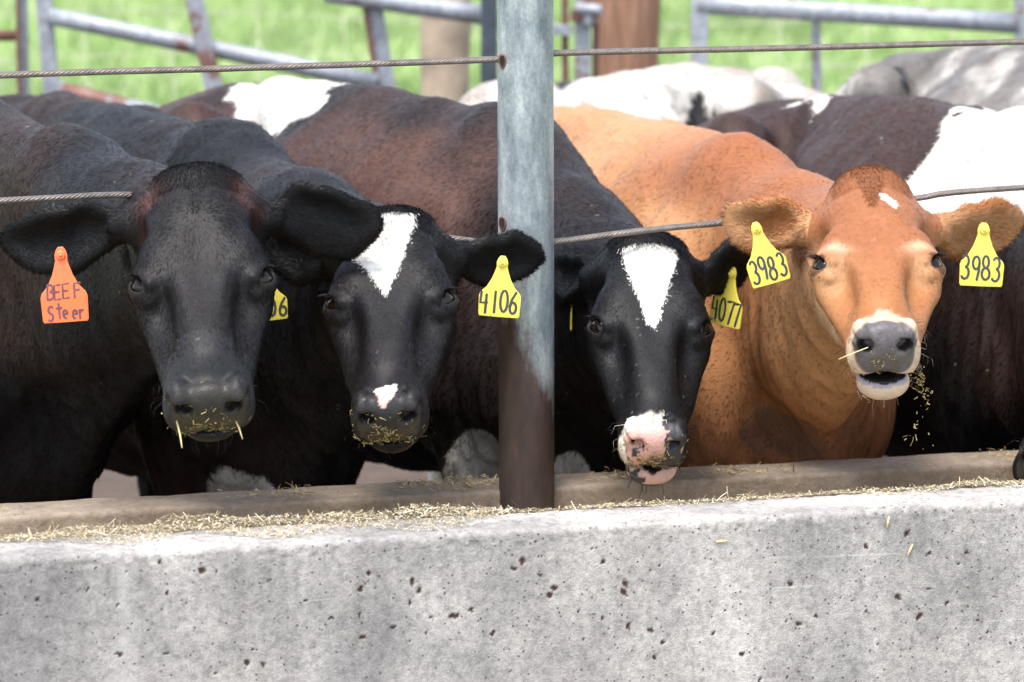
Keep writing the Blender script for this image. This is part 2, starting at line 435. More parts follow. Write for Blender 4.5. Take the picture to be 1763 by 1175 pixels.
def head_sdf(S, H, p):
    s = float(H.sc[0]); ey = p.get('eye_y', .225); mw = p.get('muzzle', 1.0); fw = p.get('face', 1.0); mh = p.get('mh', 1.25)
    Z = lambda z: -.07 + (z + .07) * mh          # heights on the muzzle, below the nose bridge
    n0 = len(S.ops); dm = p.get('dome', 0)
    S.ell(H, (0, .085, -.085), (.094 * fw, .10, .088), .03)
    S.ell(H, (0, .015 - dm * .5, -.06 + dm * .3), (.074 * fw, .05 + dm, .05 + dm), .04)
    S.ell(H, (0, .15, -.062), (.088 * fw, .12, .062), .04)
    S.ell(H, (.068 * fw, ey - .045, -.050), (.026, .045, .034), .03, rot=(0, 0, 14), sym=True)   # brow
    S.ell(H, (.078 * fw, ey - .005, -.068), (.034, .050, .038), .03, sym=True)
    S.cone(H, (.080 * fw, ey + .03, -.095), (.050, ey + .15, -.100), .022, .015, .03, sym=True)
    S.cone(H, (0, .18, -.060), (0, .43, -.058), .050, .038 * mw, .04)
    S.cone(H, (.024, ey + .02, -.044), (.018, .42, -.050), .024, .022 * mw, .025, sym=True)
    S.cone(H, (.036, .24, -.125), (.028 * mw, .43, -.11), .048, .036 * mw, .045, sym=True)
    S.ell(H, (.056, .15, -.155), (.036, .10, .085), .04, sym=True)
    S.ell(H, (0, ey + .01, .018), (.026, .085, .026), .05, '-')                                  # dished between the eyes
    S.ell(H, (.080, ey + .10, -.050), (.014, .040, .018), .045, '-', sym=True)                     # hollow below the eye
    S.ell(H, (.100 * fw, ey - .115, -.075), (.018, .035, .030), .04, '-', sym=True)                  # temple
    jaw = p.get('jaw', 0.0)   # how far the lower jaw hangs open
    S.cone(H, (.046, .13, -.21), (.014, .40, Z(-.146) - jaw * .8), .036, .026, .04, sym=True)
    S.cone(H, (0, .16, -.20), (0, .41, Z(-.144) - jaw * .8), .045, .028, .04)
    S.ell(H, (0, .460, Z(-.139) - jaw * .9), ((.046 + jaw * .25) * mw, .042, .024 * mh), .018)
    S.ell(H, (0, .460, Z(-.092)), (.058 * mw, .050, .044 * mh), .03)
    S.ell(H, (.034 * mw, .474, Z(-.106)), (.036 * mw, .042, .032 * mh), .016, sym=True)
    S.ell(H, (0, .503, Z(-.080)), (.046 * mw, .026, .034 * mh), .014)
    S.ell(H, (.044 * mw, .497, Z(-.066)), (.020 * mw, .030, .022 * mh), .010, sym=True)
    # mouth
    if jaw > 0:
        S.ell(H, (0, .492, Z(-.1285) - jaw * .34), (.056 * mw, .062, .005 + jaw * .34), .005, '-', (6, 0, 0))
        S.ell(H, (0, .462, Z(-.128) - jaw * .88), (.030 * mw, .040, .007), .008, '+', (6, 0, 0))
    else:
        S.ell(H, (0, .490, Z(-.1285)), (.070 * mw, .052, .0042), .007, '-')
    # nostrils: a round hole with a slit running up and outwards
    S.ell(H, (.037 * mw, .520, Z(-.075)), (.0135, .026, .0125), .009, '-', (0, 0, -14), sym=True)
    S.cone(H, (.046 * mw, .524, Z(-.070)), (.064 * mw, .503, Z(-.060)), .0065, .0035, .007, '-', sym=True)
    S.cone(H, (0, .533, Z(-.088)), (0, .530, Z(-.122)), .003, .003, .006, '-')
    # eye: socket, lids, slit
    ec = np.array([.086 * fw, ey, -.058]); ed = norm(np.array([.74, .14, .66]))
    p['_eyes'] = []
    for sx in (1, -1):
        C = H.w(ec * (sx, 1, 1)); D = H.d(ed * (sx, 1, 1)); A1 = H.d(norm(np.array([-.55 * sx, .84, .12]))); A1 = norm(A1 - D * (A1 @ D)); A2 = np.cross(D, A1)
        if A2 @ H.d((0, -1, .3)) < 0: A2 = -A2
        R = np.array([A1, A2, D]).T
        op_ = p.get('lid', 1.0)
        S.ell(None, C, (.029 * s, .027 * s, .027 * s), .010, R=R)
        S.cone(None, C + R @ np.array([-.026, .013, .008]) * s, C + R @ np.array([.024, .014, .013]) * s, .009 * s, .007 * s, .010)   # upper lid
        S.cone(None, C + R @ np.array([-.020, -.016, .010]) * s, C + R @ np.array([.028, -.014, .004]) * s, .006 * s, .004 * s, .014)
        S.ell(None, C + D * .027 * s, (.0245 * s, .0118 * s * op_, .018 * s), .003, '-', R=R)
        S.ell(None, C, (.0235 * s,) * 3, .002, '-', R=R)
        p['_eyes'].append((C, .0232 * s, R))
    # ears
    p['_ears'] = []
    for side, e in p['ears'].items():
        sx = 1 if side == 'r' else -1
        base = H.w((.082 * sx * fw, .045, -.088)); tip = at(*e['tip'][:2], e['tip'][2])
        ax = norm(tip - base); L = np.linalg.norm(tip - base); wd = e.get('w', .055)
        n = norm(np.asarray(e['n'], float)); n = norm(n - ax * (n @ ax)); t = np.cross(ax, n)
        R = np.array([ax, t, n]).T
        S.cone(None, base - ax * .01, base + ax * L * .30, .034 * s, .022 * s, .03)
        q = [('w', '+', .016, base + ax * L * .60, np.array([L * .42, wd, .018]), R), ('w', '-', .010, base + ax * L * .60 + n * .0185, np.array([L * .36, wd * .86, .019]), R)]
        for o in q: S.ops.append(o + (o[3], float(max(o[4]))))
        p['_ears'].append(dict(base=base, ax=ax, n=n, t=t, L=L, w=wd, side=side))
    p['_hs'] = SDF(); p['_hs'].ops = list(S.ops[n0:])

def body_frame(p):
    W = at(*p['withers']); K = at(*p['hips']); u = W - K; u[2] = 0; L = np.linalg.norm(u); u /= L
    lat = np.cross([0, 0, 1], u)   # the cow's left
    hs = p.get('h', W[2] / 1.25)
    return Frame([W[0], W[1], 0], u, lat, [0, 0, 1], (L / .95, p.get('wide', 1.0), hs)), W, K
def body_sdf(S, p, H):
    Bf, W, K = body_frame(p); dz = (K[2] - W[2]) / Bf.sc[2]
    fat = p.get('fat', 1.0)
    S.cone(Bf, (-.05, 0, 1.155), (-.93, 0, 1.145 + dz), .080, .080, .05)
    S.ell(Bf, (-.02, 0, 1.08), (.20, .10, .17), .06)
    S.ell(Bf, (-.50, 0, .84), (.58, .34 * fat, .36), .10)
    S.ell(Bf, (-.25, 0, .86), (.40, .27, .34), .08)
    for s in (1, -1):
        S.ell(Bf, (.05, s * .16, .82), (.15, .09, .26), .12, rot=(0, -14, 0))
        S.ell(Bf, (-.76, s * .30, 1.03 + dz), (.13, .085, .11), .09, '-')
        S.ell(Bf, (.20, s * .15, .74), (.10, .085, .12), .05)
        S.ell(Bf, (-.95, s * .22, 1.105 + dz), (.10, .06, .05), .07)
        S.cone(Bf, (-.95, s * .21, 1.12 + dz), (-1.32, s * .11, 1.05 + dz), .055, .05, .08)
        S.ell(Bf, (-1.15, s * .17, .76), (.20, .11, .30), .08)
        # fore leg
        S.cone(Bf, (.10, s * .15, .70), (.10, s * .135, .40), .085, .047, .04)
        S.ell(Bf, (.105, s * .135, .375), (.045, .042, .06), .03)
        S.cone(Bf, (.10, s * .135, .36), (.09, s * .135, .15), .034, .030, .02)
        S.ell(Bf, (.09, s * .135, .125), (.04, .038, .04), .02)
        S.cone(Bf, (.09, s * .135, .11), (.13, s * .135, .045), .034, .042, .02)
        # hind leg
        S.cone(Bf, (-1.10, s * .17, .62), (-1.28, s * .16, .44), .085, .045, .05)
        S.ell(Bf, (-1.30, s * .16, .42), (.05, .035, .06), .03)
        S.cone(Bf, (-1.28, s * .16, .38), (-1.22, s * .16, .14), .034, .030, .02)
        S.cone(Bf, (-1.22, s * .16, .12), (-1.18, s * .16, .045), .034, .042, .02)
    S.ell(Bf, (-1.12, 0, .98 + dz), (.24, .22, .22), .08)
    S.ell(Bf, (.16, 0, .72), (.22, .17, .24), .08)
    S.cone(Bf, (-1.38, 0, 1.10 + dz), (-1.45, 0, .55), .035, .018, .04)
    S.cone(Bf, (-1.45, 0, .55), (-1.44, 0, .38), .022, .035, .02)
    # neck
    lat = Bf.R[:, 1]; c0 = Bf.w((-.02, 0, 1.10)); c1 = H.w((0, .055, -.13)); m = (c0 + c1) / 2 + np.array([0, 0, p.get('crest', -.01)])
    S.cone(None, c0, m, .125, .105, .08, flat=(lat, .85)); S.cone(None, m, c1, .105, .088, .07)
    b0 = Bf.w((.20, 0, .82)); b1 = H.w((0, .10, -.19)); m2 = (b0 + b1) / 2 + np.array([0, 0, p.get('throat', -.02)])
    S.cone(None, b0, m2, .165, .115, .10, flat=(lat, .95)); S.cone(None, m2, b1, .115, .075, .07)
    d0 = Bf.w((.33, 0, .62)); dm = m2 + np.array([0, 0, -.10])
    S.cone(None, d0, dm, .06, .045, .10, flat=(lat, .6)); S.cone(None, dm, b1 + np.array([0, 0, -.02]), .045, .035, .06, flat=(lat, .6))
    # one more filling piece between crest and throat
    S.cone(None, (c0 + b0) / 2, (c1 + b1) / 2, .17, .085, .08, flat=(lat, .85))
    for q in p.get('folds', []):
        S.cone(None, at(*q[0]), at(*q[1]), q[2], q[3], .04, q[4])
    return Bf

def in_poly(x, y, poly):
    c = np.zeros(len(x), bool); n = len(poly)
    for i in range(n):
        (x0, y0), (x1, y1) = poly[i], poly[(i + 1) % n]
        if y0 == y1: continue
        c ^= ((y0 > y) != (y1 > y)) & (x < (x1 - x0) * (y - y0) / (y1 - y0) + x0)
    return c

def ear_field(P, ears):
    """distance along the ear, 0..1, and which ear, for points on an ear"""
    t = np.full(len(P), -1.); D = np.zeros_like(P); inner = np.zeros(len(P))
    for e in ears:
        q = P - e['base']; a = q @ e['ax'] / e['L']; w = q @ e['t']; h = q @ e['n']
        m = (a > .16) & (a < 1.12) & (np.abs(w) < e['w'] * 1.25) & (np.abs(h) < .05)
        t[m] = a[m]; D[m] = e['ax'] + .55 * np.sign(w[m])[:, None] * e['t'] * np.clip(np.abs(w[m]) / e['w'], 0, 1)[:, None]
        inner[m] = (h[m] > 0) & (np.abs(w[m]) < e['w'] * .7)
    return t, D, inner

def make_cow(p):
    t0 = time.time(); rng = np.random.default_rng(p['seed'])
    H = pose_head(*p['head']); S = SDF()
    Bf = body_sdf(S, p, H); head_sdf(S, H, p)
    lo = np.min([o[6] - o[7] for o in S.ops], 0) - .03; hi = np.max([o[6] + o[7] for o in S.ops], 0) + .03; lo[2] = max(lo[2], -.02)
    hp = [H.w(q) for q in ((-.12, -.05, .02), (.12, .55, -.25), (-.12, .55, -.1), (.12, -.05, -.25), (0, .55, -.2))] + [e['base'] + e['ax'] * e['L'] * 1.1 + s * e['t'] * e['w'] for e in p['_ears'] for s in (1, -1)]
    flo = np.min(hp, 0) - .02; fhi = np.max(hp, 0) + .02
    V, Q = surface(S, lo, hi, flo, fhi, p.get('h0', .0042), p.get('h1', .011))
    N, A = vnormals(V, Q)
    HL = H.loc(V)
    # shallow coat relief on the body: ribs, muscle, loose skin
    inhead = (p['_hs'].f(V) < .012) & (HL[:, 1] > -.06)
    BL = Bf.loc(V); ribs = np.sin(BL[:, 0] * 62 + BL[:, 2] * 9) * np.exp(-((BL[:, 0] + .45) / .26) ** 2) * np.exp(-((BL[:, 2] - .95) / .2) ** 2)
    wr = fnoise(V * (1, 1, .45), .10, 5)
    V = V + N * np.where(inhead, fnoise(V, .03, 9) * .0006, wr * .006 + fnoise(V, .28, 15) * .006 + np.abs(fnoise(V * (1, 1, .14), .055, 19, 2)) * -p.get('fold', .012) * sstep(-.1, .15, BL[:, 0]) * sstep(1.1, .9, V[:, 2]) + ribs * .0045 * p.get('ribs', 1))[:, None]
    N, A = vnormals(V, Q)
    def colour(P, Nn):
        hl = H.loc(P); bl = Bf.loc(P); et, ed, inner = ear_field(P, p['_ears']); p['near'] = sstep(.03, .004, p['_hs'].f(P)); p['eyed'] = np.min([np.linalg.norm(P - c_[0], axis=1) for c_ in p['_eyes']], 0)
        c, skin = p['colour'](P, Nn, hl, bl, et, inner, p)
        # cloven hooves
        fl = (vnoise(P, .0045, 77) > .90) & (vnoise(P, .12, 78) > .15) & (et < 0) & (P[:, 2] > .55); c[fl] = c[fl] * .4 + np.array([.20, .17, .12]) * .6
        lids = p['eyed'] < .0292; c[lids] = c[lids] * .3 + np.array([.008, .006, .006]) * .7
        hoof = P[:, 2] < .055; c[hoof] = (.035, .028, .022)
        return np.clip(c, 0, 1), skin, hl, bl, et, ed, inner
    col, skin, hl, bl, et, ed, inner = colour(V, N)
    # ---- short hairs rooted on the surface
    nb = p.get('hairs', 200000)
    if nb:
        fc = V[Q].mean(1); fN = norm(N[Q].sum(1)); vd = norm(np.array([0, 0, CAMZ]) - fc)
        ih = inhead[Q[:, 0]]; fe = et[Q[:, 0]] >= 0
        w = A * np.where(ih | fe, 4.5, 1.0) * np.where(fe, 1.6, 1) * ((np.einsum('ij,ij->i', fN, vd) > -.35) | fe) * (fc[:, 2] > .3)
        w *= (skin[Q[:, 0]] < .5) * (np.min([np.linalg.norm(fc - c_[0], axis=1) for c_ in p['_eyes']], 0) > .0295)
        fi = rng.choice(len(Q), nb, p=w / w.sum())
        u, v = rng.random((2, nb)); q = Q[fi]
        bw = np.stack([(1 - u) * (1 - v), u * (1 - v), u * v, (1 - u) * v], 1)
        P = np.einsum('ij,ijk->ik', bw, V[q]); n = norm(np.einsum('ij,ijk->ik', bw, N[q]))
        c, sk, hl_, bl_, et_, ed_, in_ = colour(P + rng.normal(0, .0026, P.shape) * np.array([1, 1, 1.8]), n)
        head = ih[fi]; ear = et_ >= 0
        # lie of the coat
        T = np.tile(-Bf.R[:, 0] * .75 + np.array([0, 0, -.8]), (nb, 1)) + .5 * np.stack([vnoise(P, .12, 3), vnoise(P, .12, 4), vnoise(P, .12, 5)], 1)
        wh = np.array(p.get('whorl', (0, .17)))
        rel = np.stack([hl_[:, 0] - wh[0], hl_[:, 1] - wh[1], np.zeros(nb)], 1)
        rel = norm(rel); rel[:, 1] += np.where(hl_[:, 1] > wh[1], .6, -.2); rel[:, 2] = -.3
        Th = rel @ H.R.T + .25 * np.stack([vnoise(P, .04, 13), vnoise(P, .04, 14), vnoise(P, .04, 15)], 1)
        T[head] = Th[head]
        pl_ = head & (hl_[:, 1] < .10); T[pl_] = (H.d((0, 1, .15)) + norm(H.R[:, 0]) * (hl_[pl_, :1] * 6)) + .5 * np.stack([vnoise(P[pl_], .03, 33), vnoise(P[pl_], .03, 34), vnoise(P[pl_], .03, 35)], 1); T[ear] = ed_[ear]
        T = T - n * np.einsum('ij,ij->i', T, n)[:, None]; T = norm(T)
        nearcut = np.where(head, .24, .15) * p.get('lift', 1.0) * np.where(ear, 1.2, 1)
        ln = np.where(head, .0085, .0145) * (.7 + .6 * rng.random(nb)) * p.get('fur', 1.0)
        ln = np.where(ear, ln * p.get('earfur', 1.45), ln)
        poll = head & (hl_[:, 1] < .06) & (np.abs(hl_[:, 0]) < .07)
        ln = np.where(poll, ln * p.get('pollfur', 2.0), ln); nearcut = np.where(poll, .38, nearcut)
        tuft = head & (np.abs(hl_[:, 0] + .003) < .020 * (1.2 - hl_[:, 1] / .14)) & (hl_[:, 1] < .13); ln = np.where(tuft, ln * p.get('tuft', 1.4), ln); T[tuft] = norm(T[tuft] * .35 + H.d((0, 1, .05))); nearcut = np.where(tuft, .5, nearcut)
        wk = head & (hl_[:, 1] > .44) & (rng.random(nb) < .006); ln = np.where(wk, .030 + .02 * rng.random(nb), ln)
        muz = head & (hl_[:, 1] > .43) & ~wk; ln = np.where(muz, ln * .6, ln)
        jit = rng.normal(0, 1, (nb, 3)) * np.where(ear, .36, .11)[:, None]
        nearcut = np.where(wk, 1.5, nearcut) + .06 * rng.normal(size=nb); nearcut = np.maximum(nearcut, .09)
        dirn = T + n * nearcut[:, None] + jit; up_ = np.einsum('ij,ij->i', dirn, n); dirn = norm(dirn + n * np.maximum(.05 - up_, 0)[:, None])
        d2 = norm(dirn - n * (.9 * np.einsum('ij,ij->i', dirn, n))[:, None] + jit * .2)
        wd = np.where(head | ear, .00065, .0008) * p.get('hairw', 1.0)
        side = norm(np.cross(dirn, n) + rng.normal(0, .25, (nb, 3)))
        p0 = P - n * .001; p1 = p0 + dirn * (ln * .5)[:, None]; p2 = p1 + d2 * (ln * .5)[:, None]
        HV = np.stack([p0 - side * wd[:, None], p0 + side * wd[:, None], p1 - side * (wd * .8)[:, None], p1 + side * (wd * .8)[:, None], p2], 1).reshape(-1, 3)
        hn = norm(n * 1.0 + dirn * .25 + rng.normal(0, .09, (nb, 3)))
        b0 = len(V) + np.arange(nb) * 5
        hq = np.stack([b0, b0 + 1, b0 + 3, b0 + 2], 1); ht = np.stack([b0 + 2, b0 + 3, b0 + 4], 1)
        hc = c * (1 + p.get('jit', .12) * rng.normal(size=nb))[:, None].clip(.5, 1.7)
        col = np.vstack([col, np.repeat(hc, 5, 0)]); skin = np.concatenate([skin, np.repeat(sk * 0, 5)])
        V = np.vstack([V, HV]); N = np.vstack([N, np.repeat(hn, 5, 0)]); Q = np.vstack([Q, hq]); Tt = ht
    else: Tt = None
    cow = mesh_np('cow', V, Q, Tt, [M_COAT], attrs={'col': col.clip(0, 1), 'skin': skin, 'coat_normal': N}, normals=N)
    tag(cow, p['label'], 'cow')
    for C, r, R in p['_eyes']:
        mb = MB(); th = np.linspace(0, math.pi, 15); ph = np.linspace(0, 2 * math.pi, 25)[:-1]
        Vv = np.array([[math.sin(a) * math.cos(b), math.sin(a) * math.sin(b), math.cos(a)] for a in th for b in ph]) * r
        Vv[:, 2] *= 1.04
        i = np.arange(14)[:, None] * 24; j = np.arange(24)[None]; jn = (j + 1) % 24
        mb.add(Vv @ R.T + C, np.stack([i + j, i + 24 + j, i + 24 + jn, i + jn], -1).reshape(-1, 4)); mb.build('eye', M_EYE, cow)
        # upper lashes
        if p.get('h0', .0042) < .006:
            nl = 26; mb = MB(); a = np.linspace(-1, 1, nl)
            for k in range(nl):
                root = C + R @ np.array([a[k] * .019, .012 * (1 - a[k] ** 2 * .6), .021]) * (r / .0222)
                dr = norm(R @ np.array([a[k] * .3 + rng.normal() * .1, .25, 1.0]) + np.array([0, 0, -.35]))
                sd_ = norm(np.cross(dr, R[:, 2])) * .0006
                mb.add([root - sd_, root + sd_, root + dr * .011 + sd_ * .7, root + dr * .011 - sd_ * .7, root + norm(dr + [0, 0, -.4]) * .021], [[0, 1, 2, 3]], [[3, 2, 4]])
            mb.build('eyelashes', M_EYE, cow)
    p['_H'] = H; p['_B'] = Bf; p['_obj'] = cow
    print('cow', p['seed'], len(V), 'verts %.1fs' % (time.time() - t0))
    return cow

# ---- coats
BLK = np.array([.0048, .0045, .0054]); BRN = np.array([.060, .026, .017]); WHT = np.array([.58, .55, .505])
def blob(P, c, r, seed=1, amp=.8, sc=.09):
    """ragged patch: 1 inside a ball or egg of the given radii, hairy edge"""
    q = np.linalg.norm((P - np.asarray(c)) / np.asarray(r), axis=1) + amp * fnoise(P, sc, seed, 3) * .5
    return sstep(1.04, .97, q)
def ground(n, c): return np.tile(np.asarray(c, float), (n, 1))
def put(c, w, rgb): return c * (1 - w[:, None]) + np.asarray(rgb) * w[:, None]
def poly_mask(hl, poly, seed, jag=.0022):
    e = np.stack([hl[:, 0] * 1.0, hl[:, 1] * .35, hl[:, 2] * 0], 1)
    x = hl[:, 0] + jag * vnoise(e, .006, seed); y = hl[:, 1] + jag * 1.6 * vnoise(e, .004, seed + 1)
    return (in_poly(x, y, poly) & (hl[:, 2] > -.10)).astype(float)
def nose_mask(hl, mw=1.0):
    m = np.linalg.norm((hl - np.array([0, .526, -.083])) / np.array([.067 * mw, .052, .061]), axis=1)
    return sstep(1.05, .95, m) * (hl[:, 1] > .480)
def dust(P, c, amt=.5):
    n = fnoise(P, .25, 31); return c * (1 + amt * n)[:, None].clip(.5, 1.8)
def common_head(c, hl, et, inner, p, nose, lip=None):
    mw = p.get('muzzle', 1.0); nm = nose_mask(hl, mw) * (p['near'] > .5); skin = nm.copy(); zm = -.07 - .0585 * p.get('mh', 1.25)
    mot = np.clip(.5 + .9 * fnoise(hl, .018, 101), 0, 1)[:, None] * sstep(-.06, -.12, hl[:, 2])[:, None]
    c = c * (1 - nm[:, None]) + (np.asarray(nose) * (1 + .25 * vnoise(hl, .004, 102)[:, None]) * (1 - .55 * mot) + np.array([.075, .060, .028]) * mot * .55) * nm[:, None]
    j = p.get('jaw', 0)
    mouth = (hl[:, 1] > .40) & (np.abs(hl[:, 0]) < .050 * mw) & (hl[:, 2] < zm + .006) & (hl[:, 2] > zm - .004 - j * .72) & (hl[:, 1] < .518)
    if j > 0:
        c = put(c, mouth.astype(float), (.012, .008, .008)); skin = np.maximum(skin, mouth)
    nos = np.linalg.norm((np.stack([np.abs(hl[:, 0]), hl[:, 1], hl[:, 2]], 1) - np.array([.038 * mw, .512, -.076])), axis=1) < .0145
    c = put(c, nos.astype(float) * .9, (.006, .005, .005))
    # bare skin round the eyes
    return c, skin

# ------------------------------------------------------------------ bunk, curb, ground
PHI = math.radians(17.0); WD = np.array([math.cos(PHI), math.sin(PHI), 0]); WN = np.array([math.sin(PHI), -math.cos(PHI), 0])   # along / out towards the camera
POST = at(905, 850, 7.0); POST[2] = 0
def fence(px, py, off=0.0):
    """point of the vertical fence plane (moved off metres towards the camera) in direction (px, py)"""
    a = (px - CX) / FPX; b = (CY - py) / FPX; r = Fw + np.array([a, 0, 0]) + b * Up; c = np.array([0, 0, CAMZ])
    t = ((POST + WN * off - c) @ WN) / (r @ WN); return c + r * t
WZ = 0.717; OFF_F, OFF_B = 0.71 * math.cos(PHI), 0.55 * math.cos(PHI)
def pt(u, off, z): return POST + WD * u + WN * off + np.array([0, 0, z])
def along(p): return (p - POST) @ WD

def build_wall():
    us = np.concatenate([np.linspace(-4, -1.02, 30)[:-1], np.arange(-1.02, 1.12, .0022), np.linspace(1.16, 4, 30)])
    r = .011; a = np.linspace(0, math.pi / 2, 7)
    prof = [(OFF_F, z) for z in np.concatenate([np.linspace(0, WZ - .34, 8)[:-1], np.arange(WZ - .34, WZ - r - .001, .0024)])]
    prof += [(OFF_F - r + r * math.cos(t), WZ - r + r * math.sin(t)) for t in a]
    prof += [(o, WZ) for o in np.arange(OFF_F - r - .004, OFF_B + .012, -.006)] + [(OFF_B + .008, WZ - .002), (OFF_B, WZ - .012), (OFF_B, .45), (OFF_B, 0)]
    prof = np.array(prof); nu, npf = len(us), len(prof)
    U, K = np.meshgrid(us, np.arange(npf), indexing='ij')
    off = prof[K, 0]; z = prof[K, 1]
    P = (POST + U[..., None] * WD + off[..., None] * WN).reshape(-1, 3); P[:, 2] = z.ravel()
    uv = np.stack([U.ravel(), z.ravel()], 1)
    # normal of the profile
    dp = np.gradient(prof, axis=0); pn = np.stack([dp[:, 1], -dp[:, 0]], 1); pn /= np.linalg.norm(pn, axis=1, keepdims=True) + 1e-9
    nn = (pn[K.ravel(), 0][:, None] * WN); nn[:, 2] = pn[K.ravel(), 1]
    disp = .0007 * fnoise(P, .05, 2, 4) + .0008 * vnoise(P, .22, 3)
    disp += .0008 * np.where((z.ravel() > WZ - .02), fnoise(P, .014, 8, 3) * 1.8, 0)
    pits = [(548,455,1),(697,485,2),(745,490,1),(300,550,1),(127,588,1.2),(578,565,1.2),(405,607,.8),(410,775,1.4),(570,770,1.3),(850,808,1.8),(910,812,1.2),(1275,495,1.6),(1245,553,1.4),(1425,525,2.2),(1445,555,1.8),(1415,597,1),(1565,645,2.4),(1625,622,1.5),(1355,683,1.3),(1250,718,1.8),(1490,650,.9),(1700,703,1.6),(1240,640,.9),(1055,590,.8),(1145,652,.7),(1415,735,.8),(1470,705,.8),(745,840,.9),(20,700,.6),(640,600,.6),(515,690,.6),(870,760,.5),(1535,570,.6),(1130,400,.6),(930,520,.5),(1690,480,.6)]
    pits = [(x / 2.003, 740 + y / 2.003, w) for x, y, w in pits]
    p2 = [(40,455,2.1),(10,480,1.3),(100,440,.8),(85,390,.8),(320,455,1.5),(100,500,1.1),(150,548,1.8),(135,572,1.8),(397,530,1.8),(390,560,1.9),(230,627,1),(313,648,1.2),(402,680,1.8),(480,690,1.8),(522,730,1.2),(495,785,1.5),(248,722,.9),(645,555,.6),(695,700,1.1),(795,770,1.4),(960,530,1.5),(945,660,.9),(990,668,1.8),(1050,640,1),(1220,403,1.2),(1222,625,.9),(1333,577,1.6),(1405,643,2.3),(1500,600,1.6),(1365,358,2.2),(1433,430,1.2),(1570,425,1.1),(1435,548,1),(1260,742,.8),(1635,700,1.2),(855,862,1.2),(735,620,.8),(950,850,.8),(275,410,.9),(515,470,.9),(1540,455,.8),(1655,510,.6),(1175,590,.5),(1600,660,.6),(1610,720,.7),(1720,735,.6)]
    pits += [(880 + x / 1.997, 740 + y / 1.997, w) for x, y, w in p2]
    pit = np.zeros(len(P)); front = off.ravel() > OFF_F - .001
    q = uv + .0030 * np.stack([vnoise(P, .004, 21), vnoise(P, .004, 22)], 1) + .0016 * np.stack([vnoise(P, .009, 23), vnoise(P, .009, 24)], 1)
    for i, (x, y, w) in enumerate(pits):
        w3 = fence(x, y, OFF_F); c = np.array([along(w3), w3[2]])
        m = np.nonzero(front & (np.abs(uv[:, 0] - c[0]) < .03) & (np.abs(uv[:, 1] - c[1]) < .03))[0]
        an = RNG.random() * 3.1; e = np.array([math.cos(an), math.sin(an)]); d = q[m] - c
        l = np.hypot(d @ e / 1.5, d @ np.array([-e[1], e[0]])) / (.0022 * w)
        pit[m] = np.maximum(pit[m], sstep(1.1, .75, l))
    disp -= pit * .004
    u0 = along(fence(214, 1050, OFF_F)); uu = uv[:, 0] + .004 * vnoise(P, .05, 9); seam = np.exp(-((uu - u0) / .014) ** 2) * (.55 + .45 * vnoise(P, .03, 10)) * front
    P = P + nn * disp[:, None]
    i, j = np.meshgrid(np.arange(nu - 1), np.arange(npf - 1), indexing='ij')
    a0 = (i * npf + j).ravel(); Q = np.stack([a0, a0 + npf, a0 + npf + 1, a0 + 1], 1)
    wall = mesh_np('bunk_wall', P, Q, None, [M_CONC], attrs={'pit': pit, 'seam': seam})
    tag(wall, 'pitted grey concrete feed bunk wall running across the whole front', 'wall')
build_wall()

def sweep_curb():
    us = np.concatenate([np.linspace(-4, -1.1, 20)[:-1], np.arange(-1.1, 1.2, .006), np.linspace(1.2, 4, 20)])
    zt = .655; r = .009; a = np.linspace(0, math.pi / 2, 6); f, bk = .0, -.135
    prof = [(f + .004, 0.42), (f + .003, .50)] + [(f, z) for z in np.arange(.51, zt - r - .002, .006)] + [(f - r + r * math.cos(t), zt - r + r * math.sin(t)) for t in a]
    prof += [(o, zt) for o in np.arange(f - r - .006, bk + r, -.006)] + [(bk + r - r * math.sin(t), zt - r + r * math.cos(t)) for t in a] + [(bk, .3), (bk, 0)]
    prof = np.array(prof); K, U = np.meshgrid(np.arange(len(prof)), us)
    P = (POST + U[..., None] * WD + prof[K, 0][..., None] * WN).reshape(-1, 3); P[:, 2] = prof[K, 1].ravel()
    P += np.stack([vnoise(P, .05, 61), vnoise(P, .05, 62), fnoise(P, .06, 63)], 1) * .0014
    n = len(prof); i, j = np.meshgrid(np.arange(len(us) - 1), np.arange(n - 1), indexing='ij'); a0 = (i * n + j).ravel()
    o = mesh_np('bunk_curb', P, np.stack([a0, a0 + n, a0 + n + 1, a0 + 1], 1), None, [M_CURB])
    tag(o, 'low dirty brown concrete curb behind the bunk, the cows stand against it', 'curb')
sweep_curb()
def sheet(name, mat, pts, label=None):
    o = mesh_np(name, pts, [list(range(4))], None, [mat], smooth=False); tag(o, label, kind='structure'); return o
mb = MB(); mb.add([pt(-4, OFF_B, .46), pt(4, OFF_B, .46), pt(4, .0, .46), pt(-4, .0, .46)], [[0, 1, 2, 3]])
tag(mb.build('trough_floor', M_CURB), 'concrete floor of the feed trough', kind='structure')
sheet('ground', M_GRASS, [(-400, -60, -.008), (400, -60, -.008), (400, 900, -.008), (-400, 900, -.008)])
sheet('pen_ground', M_DIRT, [pt(-12, -.1, -.004), pt(12, -.1, -.004), pt(14, -6.2, -.004), pt(-14, -6.2, -.004)])
sheet('feed_alley', M_CONC, [pt(-12, 8, -.003), pt(12, 8, -.003), pt(12, .6, -.003), pt(-12, .6, -.003)])

